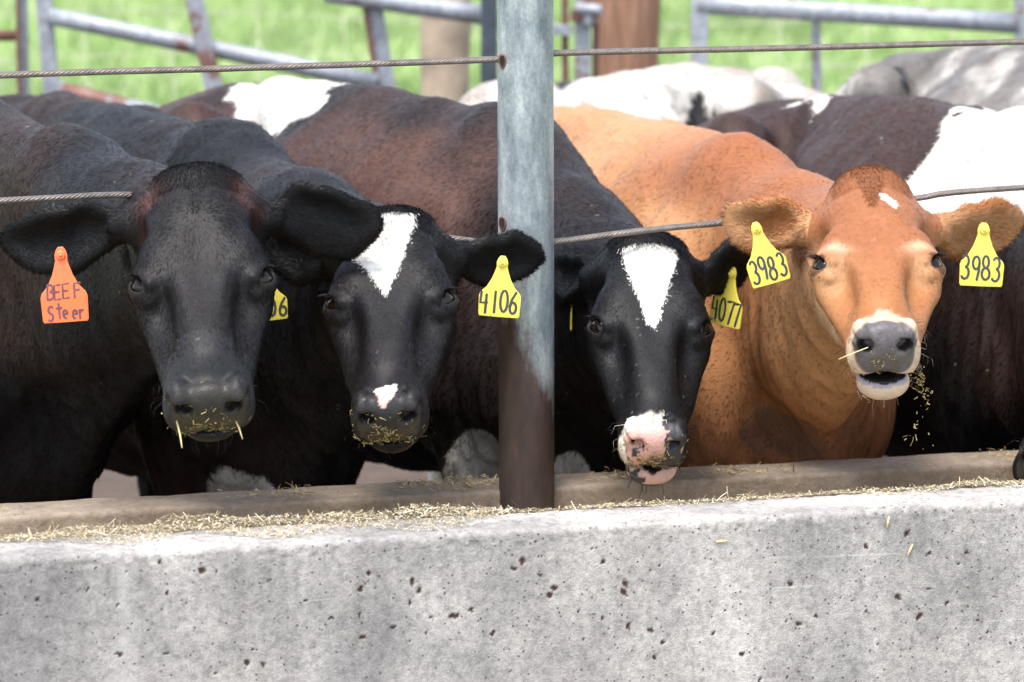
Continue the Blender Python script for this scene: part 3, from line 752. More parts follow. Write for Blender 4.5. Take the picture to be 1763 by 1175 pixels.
# ------------------------------------------------------------------ post and cables
def build_post():
    mb = MB(); R = .0485; seg = 64
    zs = np.concatenate([np.linspace(.44, 1.25, 60), np.linspace(1.26, 2.15, 60)])
    a = np.arange(seg) / seg * 2 * math.pi
    V = np.array([[R * math.cos(t), R * math.sin(t), z] for z in zs for t in a])
    V[:, 0] += (1.2 - V[:, 2]) * .0035
    hole = []
    i, j = np.meshgrid(np.arange(len(zs) - 1), np.arange(seg), indexing='ij')
    Q = np.stack([i * seg + j, i * seg + (j + 1) % seg, (i + 1) * seg + (j + 1) % seg, (i + 1) * seg + j], -1).reshape(-1, 4)
    P = V.copy(); P[:, 2] -= 0
    o = mesh_np('steel_post', V, Q, None, [M_GALV]); o.location = (POST[0], POST[1], 0)
    tag(o, 'thick grey galvanised steel post with a rust brown foot, between two black cows', 'post')
    # hole where the upper cable goes in, and the lower one
    for nm, (px, py) in (('cable_hole', (863, 105)), ('cable_hole', (862, 385))):
        w = at(px, py, 6.97) - np.array([POST[0], POST[1], 0]); an = math.atan2(w[1], w[0])
        c = np.array([math.cos(an) * .0484, math.sin(an) * .0484, w[2]]); n = np.array([math.cos(an), math.sin(an), 0]); t = np.array([-n[1], n[0], 0])
        k = MB(); th = np.arange(20) / 20 * 2 * math.pi
        ring = lambda rr, zz, h: np.array([c + n * h + t * rr * math.cos(x) + np.array([0, 0, 1]) * zz * math.sin(x) * (1 + .15 * math.sin(3 * x)) for x in th])
        k.add(np.vstack([ring(.0115, .015, -.0035), ring(.010, .0125, .002), ring(.0075, .0095, .0012)]), [[a_ * 20 + b, a_ * 20 + (b + 1) % 20, a_ * 20 + 20 + (b + 1) % 20, a_ * 20 + 20 + b] for a_ in (0, 1) for b in range(20)])
        rim = k.build(nm, M_RED, o); k = MB(); k.add(np.vstack([ring(.0078, .0098, .0010), [c + n * .001]]), None, [[20, b, (b + 1) % 20] for b in range(20)])
        k.build('dark_opening', m_plain('hole_dark', (.006, .005, .005), .9), rim)
build_post()

def cable(name, pts, label, R=.0058):
    pts = np.array(pts); # smooth through points (Catmull-Rom), then six twisted strands
    p = np.vstack([2 * pts[0] - pts[1], pts, 2 * pts[-1] - pts[-2]]); out = []
    for i in range(1, len(p) - 2):
        L = np.linalg.norm(p[i + 1] - p[i]); n = max(2, int(L / .0035)); t = np.linspace(0, 1, n, endpoint=False)[:, None]
        out.append(.5 * ((2 * p[i]) + (-p[i - 1] + p[i + 1]) * t + (2 * p[i - 1] - 5 * p[i] + 4 * p[i + 1] - p[i + 2]) * t ** 2 + (-p[i - 1] + 3 * p[i] - 3 * p[i + 1] + p[i + 2]) * t ** 3))
    c = np.vstack(out + [pts[-1:]]); s = np.concatenate([[0], np.cumsum(np.linalg.norm(np.diff(c, axis=0), axis=1))])
    t = norm(np.gradient(c, axis=0)); u = norm(np.cross(t, [0, 0, 1.])); v = np.cross(u, t); mb = MB()
    for k in range(6):
        a = (s / .052 * 2 * math.pi + k * math.pi / 3)[:, None]
        mb.tube(c + (np.cos(a) * u + np.sin(a) * v) * R * .62, R * .40, 6, cap=False)
    o = mb.build(name, M_WIRE); tag(o, label, 'cable'); return o
F_ = fence
cable('steel_cable', [F_(-900, 170), F_(0, 130), F_(430, 117), F_(862, 102), F_(952, 92), F_(1350, 83), F_(1763, 72), F_(2700, 50)], 'upper twisted steel cable passing through the top of the post')
cable('steel_cable', [F_(-900, 390, -.02), F_(0, 346, -.02), F_(215, 336, -.04), F_(330, 345, -.05), F_(450, 358, -.03), F_(500, 365, -.02), F_(640, 388, -.04), F_(750, 407, -.02), F_(862, 420, 0), F_(952, 417, .0), F_(1110, 397, .0), F_(1250, 383, 0), F_(1400, 366, -.02), F_(1575, 342, -.02), F_(1763, 323, -.01), F_(2700, 270, 0)], 'lower sagging twisted steel cable that runs behind the cow heads')

# ------------------------------------------------------------------ the cows
def col_black(tint=.35, patches=(), face=None, nose=(.021, .020, .021)):
    def f(P, N, hl, bl, et, inner, p):
        n = len(P); c = ground(n, BLK)
        br = sstep(.2, .9, fnoise(P, .30, 41) * .5 + .5) * tint * (1 - .9 * p['near']) * (et < 0)
        c = put(c, br, BRN * .55)
        for (ctr, r, rgb, sd) in patches: c = put(c, blob(P, ctr, r, sd), rgb)
        if face: c = face(c, P, hl, et, inner, p)
        c = dust(P, c, .2)
        c, skin = common_head(c, hl, et, inner, p, nose)
        return c, skin
    return f
def a_face(c, P, hl, et, inner, p):
    m = np.exp(-(((np.abs(hl[:, 0]) - .078) / .022) ** 2 + ((hl[:, 1] - .06) / .045) ** 2)) * (hl[:, 2] > -.16) * (et < 0)
    m = m * np.clip(.6 + .8 * fnoise(P, .03, 72), 0, 1); c = put(c, m * .55, (.10, .030, .015))
    m = ((hl[:, 1] > .40) & (hl[:, 1] < .6) & (np.abs(hl[:, 0]) < .11) & (p['near'] > .5)).astype(float)
    c = put(c, m * .45, (.024, .024, .027)); return c
def b_face(c, P, hl, et, inner, p):
    near = p['near'] > .5
    m = poly_mask(hl, [(-.03, .03), (.040, .022), (.046, .06), (.032, .13), (-.002, .245), (-.034, .19), (-.070, .14)], 71)
    c = put(c, m * near * (et < 0), WHT)
    return c
def cB(P, N, hl, bl, et, inner, p):
    c, skin = col_black(.45, p['patches'], b_face)(P, N, hl, bl, et, inner, p)
    m = poly_mask(hl, [(-.020, .480), (.016, .474), (.012, .505), (-.002, .523), (-.012, .515)], 75, .002) * (p['near'] > .5)
    return put(c, m, np.where((hl[:, 1:2] > .488), (.58, .33, .29), WHT)), skin
def c_face(c, P, hl, et, inner, p):
    near = p['near'] > .5
    m = poly_mask(hl, [(-.050, .045), (.046, .045), (.052, .080), (.036, .140), (.020, .205), (.006, .265), (-.010, .250), (-.026, .175), (-.048, .105)], 81)
    c = put(c, m * near * (et < 0), WHT)
    # muzzle: white upper lip on one side, pink pad with black spots
    x, y, z = hl.T
    m = (sstep(.468, .482, y + .006 * vnoise(P, .006, 84)) * (x < .012 + .006 * vnoise(P, .008, 83)) * (z > -.15)) * near
    c = put(c, m, (.66, .60, .52)); return c
def c_nose(c, P, hl, p):
    nm = nose_mask(hl, p['muzzle']) * (p['near'] > .5)
    n = fnoise(P * (1, 1, 1), .013, 87, 2) * .8 + .03 + .25 * vnoise(P, .005, 88) + np.clip((hl[:, 0] - .012) * 40, -.4, .6) + np.clip((-.095 - hl[:, 2]) * 30, -.3, .5)
    k = sstep(.12, .20, n); rgb = np.array([.62, .36, .31]) * (1 - k[:, None]) + np.array([.045, .045, .05]) * k[:, None]
    c = c * (1 - nm[:, None]) + rgb * nm[:, None]
    j = p['jaw']; low = (hl[:, 1] > .40) & (np.abs(hl[:, 0]) < .07) & (hl[:, 2] < -.143 - j * .62) & (hl[:, 2] > -.165 - j) & (p['near'] > .5)
    s = sstep(.1, .2, fnoise(P, .016, 89, 2) - hl[:, 0] * 8); lrgb = np.array([.045, .045, .05]) * s[:, None] + np.array([.55, .36, .33]) * (1 - s[:, None])
    c = np.where(low[:, None], lrgb, c)
    return c, np.maximum(nm, low)
def cC(P, N, hl, bl, et, inner, p):
    c, skin = col_black(.2, p['patches'], c_face)(P, N, hl, bl, et, inner, p)
    body = np.where(bl[:, 1] < 0.03, sstep(.22, .04, bl[:, 0]), sstep(-.15, -.3, bl[:, 0])) * sstep(.84, 1.04, bl[:, 2] + .08 * vnoise(P, .15, 57))
    k = body * (np.clip(.60 + .65 * fnoise(P, .22, 55), 0, 1))
    wh = c[:, 0] > .3
    c = np.where(wh[:, None], c, put(c, k, (.066, .031, .022)))
    topline = sstep(1.19, 1.23, bl[:, 2]) * .5; c = np.where(wh[:, None], c, put(c, topline, BLK))
    c2, s2 = c_nose(c, P, hl, p); nos = skin > 0
    return np.where((c[:, :1] < .02) & (s2[:, None] > 0) & (np.abs(hl[:, 2:3] + .070) < .012) & (np.abs(np.abs(hl[:, :1]) - .034 * p['muzzle']) < .012), c, c2), np.maximum(skin, s2)
JER = np.array([.31, .122, .042]); JERR = np.array([.20, .060, .020]); JERP = np.array([.66, .43, .24])
def cD(P, N, hl, bl, et, inner, p):
    n = len(P); c = ground(n, JER); near = p['near'] > .5; c = c * np.where(near, .86, 1.0)[:, None]
    c = put(c, np.clip(.5 + .5 * fnoise(P, .35, 91), 0, 1) * .5, JERP * .8)
    crest = sstep(1.08, 1.17, bl[:, 2]) * sstep(-.5, -.1, bl[:, 0]); c = put(c, crest * .75, JERR)
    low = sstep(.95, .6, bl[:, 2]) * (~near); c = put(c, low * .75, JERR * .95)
    c = put(c, blob(P, at(1290, 775, 7.25), (.12, .14, .07), 92) * .6, (.10, .06, .045))
    c = put(c, blob(P, at(1270, 770, 7.15), (.035, .1, .04), 93) * .5, WHT * .7)
    x, y, z = hl.T; ax = np.abs(x)
    # face
    f = near & (et < 0)
    c = put(c, f * sstep(.30, .05, y) * .25 * sstep(-.12, -.05, z), JERR)
    c = put(c, f * sstep(-.10, -.17, z) * .35, JERP * .8)
    ring = np.exp(-(((ax - .076) / .026) ** 2 + ((y - p['eye_y'] + .020 - (.09 - ax) * .3) / .013) ** 2 )); c = put(c, f * ring * .6, (.58, .40, .26))
    ring2 = np.exp(-(((ax - .080) / .022) ** 2 + ((y - p['eye_y'] - .030) / .018) ** 2 )); c = put(c, f * ring2 * .4, (.56, .36, .20))
    mz = sstep(.462, .474, y + .006 * vnoise(P, .01, 95)) * f; c = put(c, mz * .85, (.48, .37, .27))
    sp = poly_mask(hl, [(.010, .095), (.020, .088), (.046, .122), (.038, .136), (.018, .118)], 96, .002); c = put(c, f * sp, WHT)
    e = et >= 0; c = put(c, e * .8, JER * 1.15); c = put(c, e * inner * .30, JERP)
    c, skin = common_head(c, hl, et, inner, p, (.090, .080, .084))
    j = p['jaw']
    lip = (y > .43) & (ax < .055) & (z < -.143 - j * .84) & (z > -.143 - j * 1.12) & near
    c = put(c, lip.astype(float), (.27, .24, .27)); skin = np.maximum(skin, lip)
    return c, skin

COWS = []
# head: ((poll px), distance, (nose pad px), scale, turn)
A = dict(seed=1, label='black cow with an orange ear tag, leftmost head at the bunk', head=((338, 296), 6.78, (360, 712), 1.0, 0.0),
         withers=(-60, 150, 7.75), hips=(-520, 130, 8.55), face=1.06, muzzle=1.06, lid=.85, eye_y=.245, fat=1.05, ribs=.4, pollfur=1.8,
         ears=dict(l=dict(tip=(8, 425, 6.72), w=.057, n=(.1, -1, -.1)), r=dict(tip=(652, 388, 6.72), w=.063, n=(-.1, -1, -.25))),
         colour=col_black(.5, (), a_face, (.024, .022, .020)), hairs=330000, whorl=(0, .14), crest=.02)
B = dict(seed=2, label='black cow with a white forehead patch and a yellow tag left of the post', head=((676, 372), 6.93, (668, 728), .95, 4.0),
         withers=(400, 225, 7.85), hips=(90, 140, 8.75), face=1.03, muzzle=.96, lid=.85, eye_y=.225, ribs=.3, crest=.01,
         ears=dict(l=dict(tip=(470, 420, 6.98), w=.055, n=(.1, -1, -.1)), r=dict(tip=(932, 450, 6.92), w=.048, n=(.1, -1, -.15))),
         patches=[(at(420, 845, 7.6), (.07, .5, .06), WHT * .6, 3)], colour=cB, hairs=280000)
C = dict(seed=3, fur=.9, label='brown backed black cow with white blaze and pink spotted open mouth right of the post', head=((1113, 412), 7.17, (1128, 775), .95, -2.0),
         withers=(890, 186, 7.85), hips=(480, 114, 8.75), face=1.0, muzzle=.90, eye_y=.225, jaw=.024,
         ears=dict(l=dict(tip=(950, 470, 7.25), w=.042, n=(-.5, -1, .3)), r=dict(tip=(1296, 446, 7.2), w=.050, n=(.3, .8, .35))),
         patches=[(at(480, 152, 8.65), (.14, .30, .085), WHT, 5), (at(560, 122, 8.5), (.07, .2, .03), WHT, 6), (at(820, 810, 7.6), (.07, .6, .07), WHT * .6, 4), (at(985, 810, 7.5), (.04, .5, .05), WHT * .7, 7)],
         colour=cC, hairs=330000)
D = dict(seed=4, label='orange brown cow with tags 3983 in both ears, chewing with its mouth open', head=((1497, 332), 7.05, (1524, 604), .95, 2.0),
         withers=(1285, 243, 7.75), hips=(1005, 160, 8.65), wide=.92, face=1.04, muzzle=.91, eye_y=.262, jaw=.023, fur=.75, tuft=2.2, lift=.75, jit=.06, fold=.006, earfur=2.5, pollfur=1.3, dome=.020,
         ears=dict(l=dict(tip=(1252, 378, 7.02), w=.048, n=(.2, -1, -.2)), r=dict(tip=(1755, 394, 7.08), w=.053, n=(-.2, -1, -.2))),
         colour=cD, hairs=360000, lid=.8)
E = dict(seed=5, label='dark brown and white cow standing behind the orange brown one, muzzle at the right edge', head=((2000, 560), 7.25, (1802, 815), 1.0, -10.0),
         withers=(1790, 198, 7.95), hips=(1420, 138, 8.85),
         ears=dict(l=dict(tip=(1800, 470, 7.3), w=.05, n=(.1, -1, -.1)), r=dict(tip=(2100, 540, 7.3), w=.05, n=(.1, -1, -.1))),
         patches=[(at(1390, 138, 8.85), (.055, .22, .055), WHT, 15), (at(1690, 300, 7.9), (.14, .35, .13), WHT, 6), (at(1540, 246, 8.3), (.034, .12, .016), WHT, 7), (at(1750, 250, 7.9), (.10, .4, .12), WHT, 8)],
         colour=None, hairs=220000)
def cE(P, N, hl, bl, et, inner, p):
    c, skin = col_black(.5, p['patches'])(P, N, hl, bl, et, inner, p)
    wh = c[:, 0] > .25; k = sstep(.1, -.3, bl[:, 0]) * .6; return np.where(wh[:, None], c, put(c, k, (.05, .024, .018))), skin
E['colour'] = cE
def cF(P, N, hl, bl, et, inner, p):
    c = ground(len(P), WHT * p.get('base', .85)); d = np.clip(.45 + .9 * fnoise(P * (1, 1, .6), .16, p['seed'], 4), 0, 1); c = put(c, (d * p['dirt']).clip(0, 1), p.get('mud', (.24, .20, .17)))
    if 'mott' in p: c = put(c, sstep(-.15, .25, fnoise(P * (1, 1, .5), .11, 45, 4)) * .85, (.11, .10, .095))
    sp_ = sstep(.25, .45, fnoise(P, .035, 44)); c = put(c, sp_ * p['dirt'] * .35, (.12, .10, .09))
    for (ctr, r, rgb, sd_) in p['patches']: c = put(c, blob(P, ctr, r, sd_), rgb)
    c, skin = common_head(c, hl, et, inner, p, (.05, .05, .05)); return c, skin
Fc = dict(seed=6, label='dirty white cow in the second row, its back showing just right of the post', head=((760, 420), 8.9, (745, 720), .95, 0),
          withers=(850, 152, 9.5), hips=(1180, 84, 9.9), h0=.014, h1=.018, ears=dict(l=dict(tip=(640, 440, 8.9), n=(0, -1, 0)), r=dict(tip=(880, 440, 8.9), n=(0, -1, 0))),
          patches=[(at(1200, 190, 9.9), (.04, .3, .05), BLK, 3), (at(968, 150, 9.5), (.02, .2, .02), BLK, 4)], colour=cF, dirt=1.1, hairs=60000, hairw=1.4)
Gc = dict(seed=7, label='grey and white mottled cow at the top right edge, behind the herd', head=((2150, 420), 8.9, (2140, 700), .95, 0),
          withers=(1960, 90, 9.2), hips=(1640, 56, 9.9), h0=.014, h1=.018, ears=dict(l=dict(tip=(2050, 440, 8.9), n=(0, -1, 0)), r=dict(tip=(2260, 440, 8.9), n=(0, -1, 0))),
          patches=[(at(1532, 145, 10.1), (.05, .35, .07), BLK * 2, 3), (at(1752, 178, 9.5), (.045, .25, .035), BLK, 4)], colour=cF, dirt=1.4, mud=(.09, .08, .074), base=.75, mott=1, hairs=60000, hairw=1.4)
Ic = dict(seed=8, label='dirty white rump between the two dark cows, behind the orange brown cow\'s head', head=((1330, 330), 11.9, (1330, 560), .95, 0),
          withers=(1325, 128, 11.5), hips=(1345, 112, 10.6), h0=.014, h1=.018, ears=dict(l=dict(tip=(1250, 360, 11.9), n=(0, -1, 0)), r=dict(tip=(1400, 360, 11.9), n=(0, -1, 0))),
          patches=[], colour=cF, dirt=.7, hairs=50000, hairw=1.4)
import os
sel = os.environ.get('COWSEL', 'ABCDEFGI')
for nm, p in zip('ABCDEFGI', (A, B, C, D, E, Fc, Gc, Ic)):
    if nm in sel: make_cow(p)

# ------------------------------------------------------------------ ear tags
def circ(cx, cy, rx, ry, a0=0, a1=360, n=14):
    a = np.radians(np.linspace(a0, a1, n)); return [(cx + rx * math.cos(t), cy + ry * math.sin(t)) for t in a]
GL = {'4': [[(.12, 0), (.05, .52), (.85, .50)], [(.72, .12), (.66, 1)]], '1': [[(.5, 0), (.48, 1)]], '0': [circ(.5, .5, .42, .5)],
      '6': [[(.75, 0), (.30, .35), (.10, .70)] + circ(.48, .74, .36, .26, 180, 540)], '9': [circ(.45, .27, .36, .27), [(.81, .25), (.78, .6), (.62, 1)]],
      '8': [circ(.5, .25, .32, .25), circ(.5, .75, .42, .25)], '3': [circ(.42, .25, .36, .25, 215, 450, 10) + circ(.42, .74, .42, .26, 270, 505, 10)],
      '7': [[(.0, .05), (.50, .02)], [(.48, .02), (1.0, .0), (.80, .35), (.42, 1)]], 'B': [[(.1, 0), (.1, 1)], [(.1, 0)] + circ(.35, .25, .42, .24, -70, 90, 8) + circ(.38, .74, .50, .26, -90, 90, 8) + [(.1, 1)]],
      'E': [[(.85, 0), (.12, .03), (.14, 1), (.88, .96)], [(.14, .5), (.72, .47)]], 'F': [[(.88, 0), (.12, .03), (.14, 1)], [(.14, .5), (.75, .47)]],
      'S': [circ(.52, .25, .36, .24, -40, -260, 9) + circ(.48, .75, .38, .25, -80, 140, 9)], 't': [[(.5, 0), (.48, 1)], [(.1, .32), (.9, .28)]],
      'e': [[(.2, .68), (.78, .66)] + circ(.5, .68, .32, .28, 0, -290, 12)], 'r': [[(.25, .4), (.28, 1)], [(.28, .62), (.5, .42), (.8, .45)]]}
def tag_plastic(name, col):
    t = NT(name); n = t.ramp(t.noise(28, 5, .7), [(.56, 0.), (.72, .55)]); sp = t.ramp(t.noise(210, 2, .5), [(.66, 0.), (.72, .6)])
    c = t.mix(n, col, tuple(x * .55 + .03 for x in col)); t.set(Base_Color=t.mix(sp, c, (.16, .11, .05)), Roughness=.42); return t.m
M_YEL = tag_plastic('yellow_tag_plastic', (.72, .60, .085)); M_ORG = tag_plastic('orange_tag_plastic', (.80, .15, .045))
M_INK = m_plain('marker_ink', (.035, .045, .05), .6, 0, .4, 120); M_PINK = m_plain('purple_ink', (.13, .045, .065), .6, 0, .4, 120)
OUT = [(-.10, .02), (-.135, .09), (-.13, .17), (-.16, .24), (-.22, .36), (-.33, .50), (-.47, .60), (-.5, .66), (-.485, .97), (-.46, 1.0), (.46, 1.0), (.485, .97), (.5, .66), (.47, .60), (.33, .50), (.22, .36), (.16, .24), (.13, .17), (.135, .09), (.10, .02), (.05, -.02), (-.05, -.02)]
def ear_tag(cow, top, Y, w, h, tilt, rows, mat, ink, yaw=0, lean=0.0, label=None, lw=.0022):
    O = at(*top, Y); a = math.radians(tilt); yw = math.radians(yaw)
    X = np.array([math.cos(yw), math.sin(yw), 0]); Nn = np.cross(X, [0, 0, 1.]); Z = np.array([0, 0, 1.])
    X2 = X * math.cos(a) - Z * math.sin(a); D = -(Z * math.cos(a) + X * math.sin(a)); D = norm(D + Nn * lean); Nn = norm(np.cross(D, X2))
    if Nn[1] > 0: Nn = -Nn
    S = lambda x, y, z=0: O + X2 * x * w + D * y * h + Nn * (z + .004 * math.sin(max(y, 0) * 2.2))
    n = len(OUT); mb = MB(); f = [S(x, y, .0012) for x, y in OUT]; b = [S(x, y, -.0012) for x, y in OUT]; fi = [S(x * .95, .01 + y * .985, .0018) for x, y in OUT]
    cf = S(0, .6, .0018); V = f + b + fi
    rows_t = []
    mid = 3 * n
    V = np.array(V + [S(0, y, .0018) for _, y in OUT[:10]] + [S(0, y, -.0012) for _, y in OUT[:10]])
    q = [[i, (i + 1) % n, (i + 1) % n + n, i + n] for i in range(n)] + [[i, (i + 1) % n, (i + 1) % n + 2 * n, i + 2 * n] for i in range(n)]
    for i in range(9):
        q += [[2 * n + i, 2 * n + i + 1, mid + i + 1, mid + i], [2 * n + 19 - i, 2 * n + 18 - i, mid + i + 1, mid + i]]
        q += [[n + i, n + i + 1, mid + 11 + i, mid + 10 + i], [n + 19 - i, n + 18 - i, mid + 11 + i, mid + 10 + i]]
    tr = [[2 * n + 21, 2 * n, mid], [2 * n + 20, 2 * n + 21, mid], [2 * n + 19, 2 * n + 20, mid], [n + 21, n, mid + 10], [n + 20, n + 21, mid + 10], [n + 19, n + 20, mid + 10]]
    mb.add(V, q, tr); tg = mb.build('ear_tag', mat, cow, smooth=False)
    if label: tg['label'] = label
    st = MB(); c = S(0, .09, 0)
    st.tube([c, c + Nn * .006, c + Nn * .0065], [.0078, .0078, .0055], 18); st.tube([c + Nn * .005, c + Nn * .0095], [.0032, .0028], 12)
    st.build('tag_stud', mat, tg)
    wr = MB()
    rg = np.random.default_rng(len(rows[0][0]) + int(top[0]))
    for (txt, x0, x1, y0, y1) in rows:
        cw = (x1 - x0) / len(txt)
        for i, ch in enumerate(txt):
            jx, jy, sk = rg.normal(0, .012), rg.normal(0, .012), rg.normal(0, .06)
            for st_ in GL[ch]:
                P2 = [(x0 + cw * (i + .03) + cw * .90 * (x + sk * (.5 - y)) + jx, y0 + (y1 - y0) * y + jy) for x, y in st_]
                pts = np.array([S(x, y, .0021) for x, y in P2])
                if len(pts) == 2: pts = np.array([pts[0], pts.mean(0), pts[1]])
                t = norm(np.gradient(pts, axis=0)); sdv = np.cross(t, Nn) * lw
                L = np.vstack([pts - sdv, pts + sdv]); m = len(pts)
                wr.add(L, [[k, k + 1, m + k + 1, m + k] for k in range(m - 1)])
                wr.add([pts[0] - t[0] * lw * .8, pts[0] - sdv[0], pts[0] + sdv[0]], None, [[0, 1, 2]]); wr.add([pts[-1] + t[-1] * lw * .8, pts[-1] - sdv[-1], pts[-1] + sdv[-1]], None, [[0, 1, 2]])
    wr.build('writing', ink, tg, smooth=False)
    return tg
if 'A' in sel:
    ear_tag(A['_obj'], (104, 428), 6.655, .078, .122, -4, [('BEEF', -.40, .36, .48, .68), ('Steer', -.38, .42, .76, .96)], M_ORG, M_PINK, 0, .03, 'orange ear tag with handwriting', .0018)
if 'B' in sel:
    ear_tag(B['_obj'], (866, 443), 6.855, .072, .102, 4, [('4106', -.46, .46, .56, .92)], M_YEL, M_INK, -4, .02, 'yellow ear tag numbered 4106 in front of the post')
    ear_tag(B['_obj'], (452, 458), 6.90, .076, .095, -4, [('4106', -.46, .48, .60, .92)], M_YEL, M_INK, 20, 0, 'yellow ear tag half hidden behind the next head')
if 'C' in sel:
    ear_tag(C['_obj'], (1262, 462), 7.16, .068, .105, 8, [('4077', -.46, .46, .55, .95)], M_YEL, M_INK, -38, 0, 'yellow ear tag half hidden under the ear')
    ear_tag(C['_obj'], (984, 490), 7.22, .06, .08, 0, [('4077', -.46, .46, .55, .95)], M_YEL, M_INK, 80, 0)
if 'D' in sel:
    ear_tag(D['_obj'], (1300, 385), 6.965, .070, .108, -16, [('3983', -.45, .45, .56, .93)], M_YEL, M_INK, 0, .03, 'tilted yellow ear tag numbered 3983')
    ear_tag(D['_obj'], (1694, 386), 7.00, .078, .108, 3, [('3983', -.47, .46, .52, .90)], M_YEL, M_INK, 6, .03, 'upright yellow ear tag numbered 3983')

# ------------------------------------------------------------------ chopped feed
def straw_obj(name, P, N, ln, wd, label, flat=.35, cols=None, cat=None):
    n = len(P); d = RNG.normal(size=(n, 3)); d -= N * np.einsum('ij,ij->i', d, N)[:, None] * (1 - flat); d = norm(d)
    s = norm(np.cross(d, N + RNG.normal(0, .4, (n, 3)))); u = np.cross(s, d)
    l = (ln * (.35 + RNG.random(n) ** 2 * 1.3))[:, None] / 2; w = (wd * (.5 + RNG.random(n)))[:, None] / 2; h = w * .5; bend = u * l * RNG.normal(0, .18, (n, 1))
    base = P + N * (np.abs(np.einsum('ij,ij->i', d, N)) * l[:, 0] * .8 + .001)[:, None]
    V = np.stack([base + a * d * l + b * s * w + c * u * h + (0 if a else bend) for a in (-1, 0, 1) for b, c in ((-1, 0), (0, 1), (1, 0), (0, -1))], 1).reshape(-1, 3)
    o = np.arange(n)[:, None, None] * 12; F = []
    for a in (0, 4):
        for k in range(4): F.append([a + k, a + (k + 1) % 4, a + 4 + (k + 1) % 4, a + 4 + k])
    F += [[3, 2, 1, 0], [8, 9, 10, 11]]
    Q = (o + np.array(F)[None]).reshape(-1, 4)
    pal = np.array(cols or [(.58, .48, .30), (.40, .31, .17), (.70, .63, .48), (.26, .20, .11), (.30, .28, .15), (.64, .59, .48), (.18, .14, .08), (.50, .42, .28)])
    c = pal[RNG.integers(0, len(pal), n)] * (.7 + .5 * RNG.random((n, 1)))
    ob = mesh_np(name, V, Q, None, [M_STRAW], attrs={'col': np.repeat(c, 12, 0).clip(0, 1)}, smooth=False)
    tag(ob, label, cat, kind='stuff'); return ob
def feed_on_wall():
    n = 26000; u = RNG.uniform(-1.5, 1.6, n); v = RNG.random(n) ** 1.7
    dens = .14 + .9 * np.exp(-((u + .62) / .28) ** 2) + .75 * np.exp(-((u + .32) / .10) ** 2) + .5 * np.exp(-((u + .9) / .2) ** 2) + .25 * (u > -.1) + .25 * np.exp(-((u - .62) / .15) ** 2)
    dens = dens + .3 * vnoise(np.stack([u, v, v], 1), .07, 5)
    depth = (.062 + .045 * vnoise(np.stack([u, u * 0, u * 0], 1), .12, 2)) * np.clip(dens, .35, 1.2)
    keep = RNG.random(n) < np.clip(dens - .05, .06, 1); u, v, depth, dens = u[keep], v[keep], depth[keep], dens[keep]
    off = OFF_B + .004 + v * depth
    hmax = .024 * np.clip(dens - .35, 0, 1) * np.exp(-(v * depth / .06) ** 2) * (.5 + .7 * (vnoise(np.stack([u, off, u * 0], 1), .035, 8) * .5 + .5))
    z = WZ + .001 + hmax * RNG.random(len(u)) ** .6
    P = POST + u[:, None] * WD + off[:, None] * WN; P[:, 2] = z
    mixl = np.where(RNG.random(len(P)) < .08, .020, .0055)
    straw_obj('chopped_feed', P, np.tile([0, 0, 1.], (len(P), 1)), mixl, .0011, 'loose chopped straw feed spilled along the top of the bunk wall')
    n = 700; u = RNG.choice([-.10, -.42, -.95, .42, .95, .2], n, p=[.42, .14, .06, .14, .09, .15]) + RNG.normal(0, .05, n); off = -.06 + RNG.normal(0, .03, n)
    P = POST + u[:, None] * WD + np.clip(off, -.12, -.01)[:, None] * WN; P[:, 2] = .658 + RNG.random(n) ** 2 * .010 * np.exp(-((u + .1) / .07) ** 2)
    straw_obj('curb_feed', P, np.tile([0, 0, 1.], (n, 1)), .012, .0016, 'wisps of dry feed lying on the brown curb', cols=[(.34, .25, .11), (.25, .17, .08), (.42, .33, .17)])
    # feed in the trough
    U, O_ = np.meshgrid(np.arange(-3, 3, .03), np.linspace(.01, OFF_B - .005, 18), indexing='ij')
    P = (POST + U[..., None] * WD + O_[..., None] * WN).reshape(-1, 3); P[:, 2] = .52 + .03 * fnoise(P, .15, 12) + .02 * fnoise(P, .05, 13)
    i, j = np.meshgrid(np.arange(U.shape[0] - 1), np.arange(17), indexing='ij'); a0 = (i * 18 + j).ravel()
    ob = mesh_np('trough_feed', P, np.stack([a0, a0 + 18, a0 + 19, a0 + 1], 1), None, [m_plain('feed_mix', (.34, .25, .11), .9, 0, .5, 90, .9)]); tag(ob, 'bed of chopped feed inside the trough', kind='stuff')
feed_on_wall()
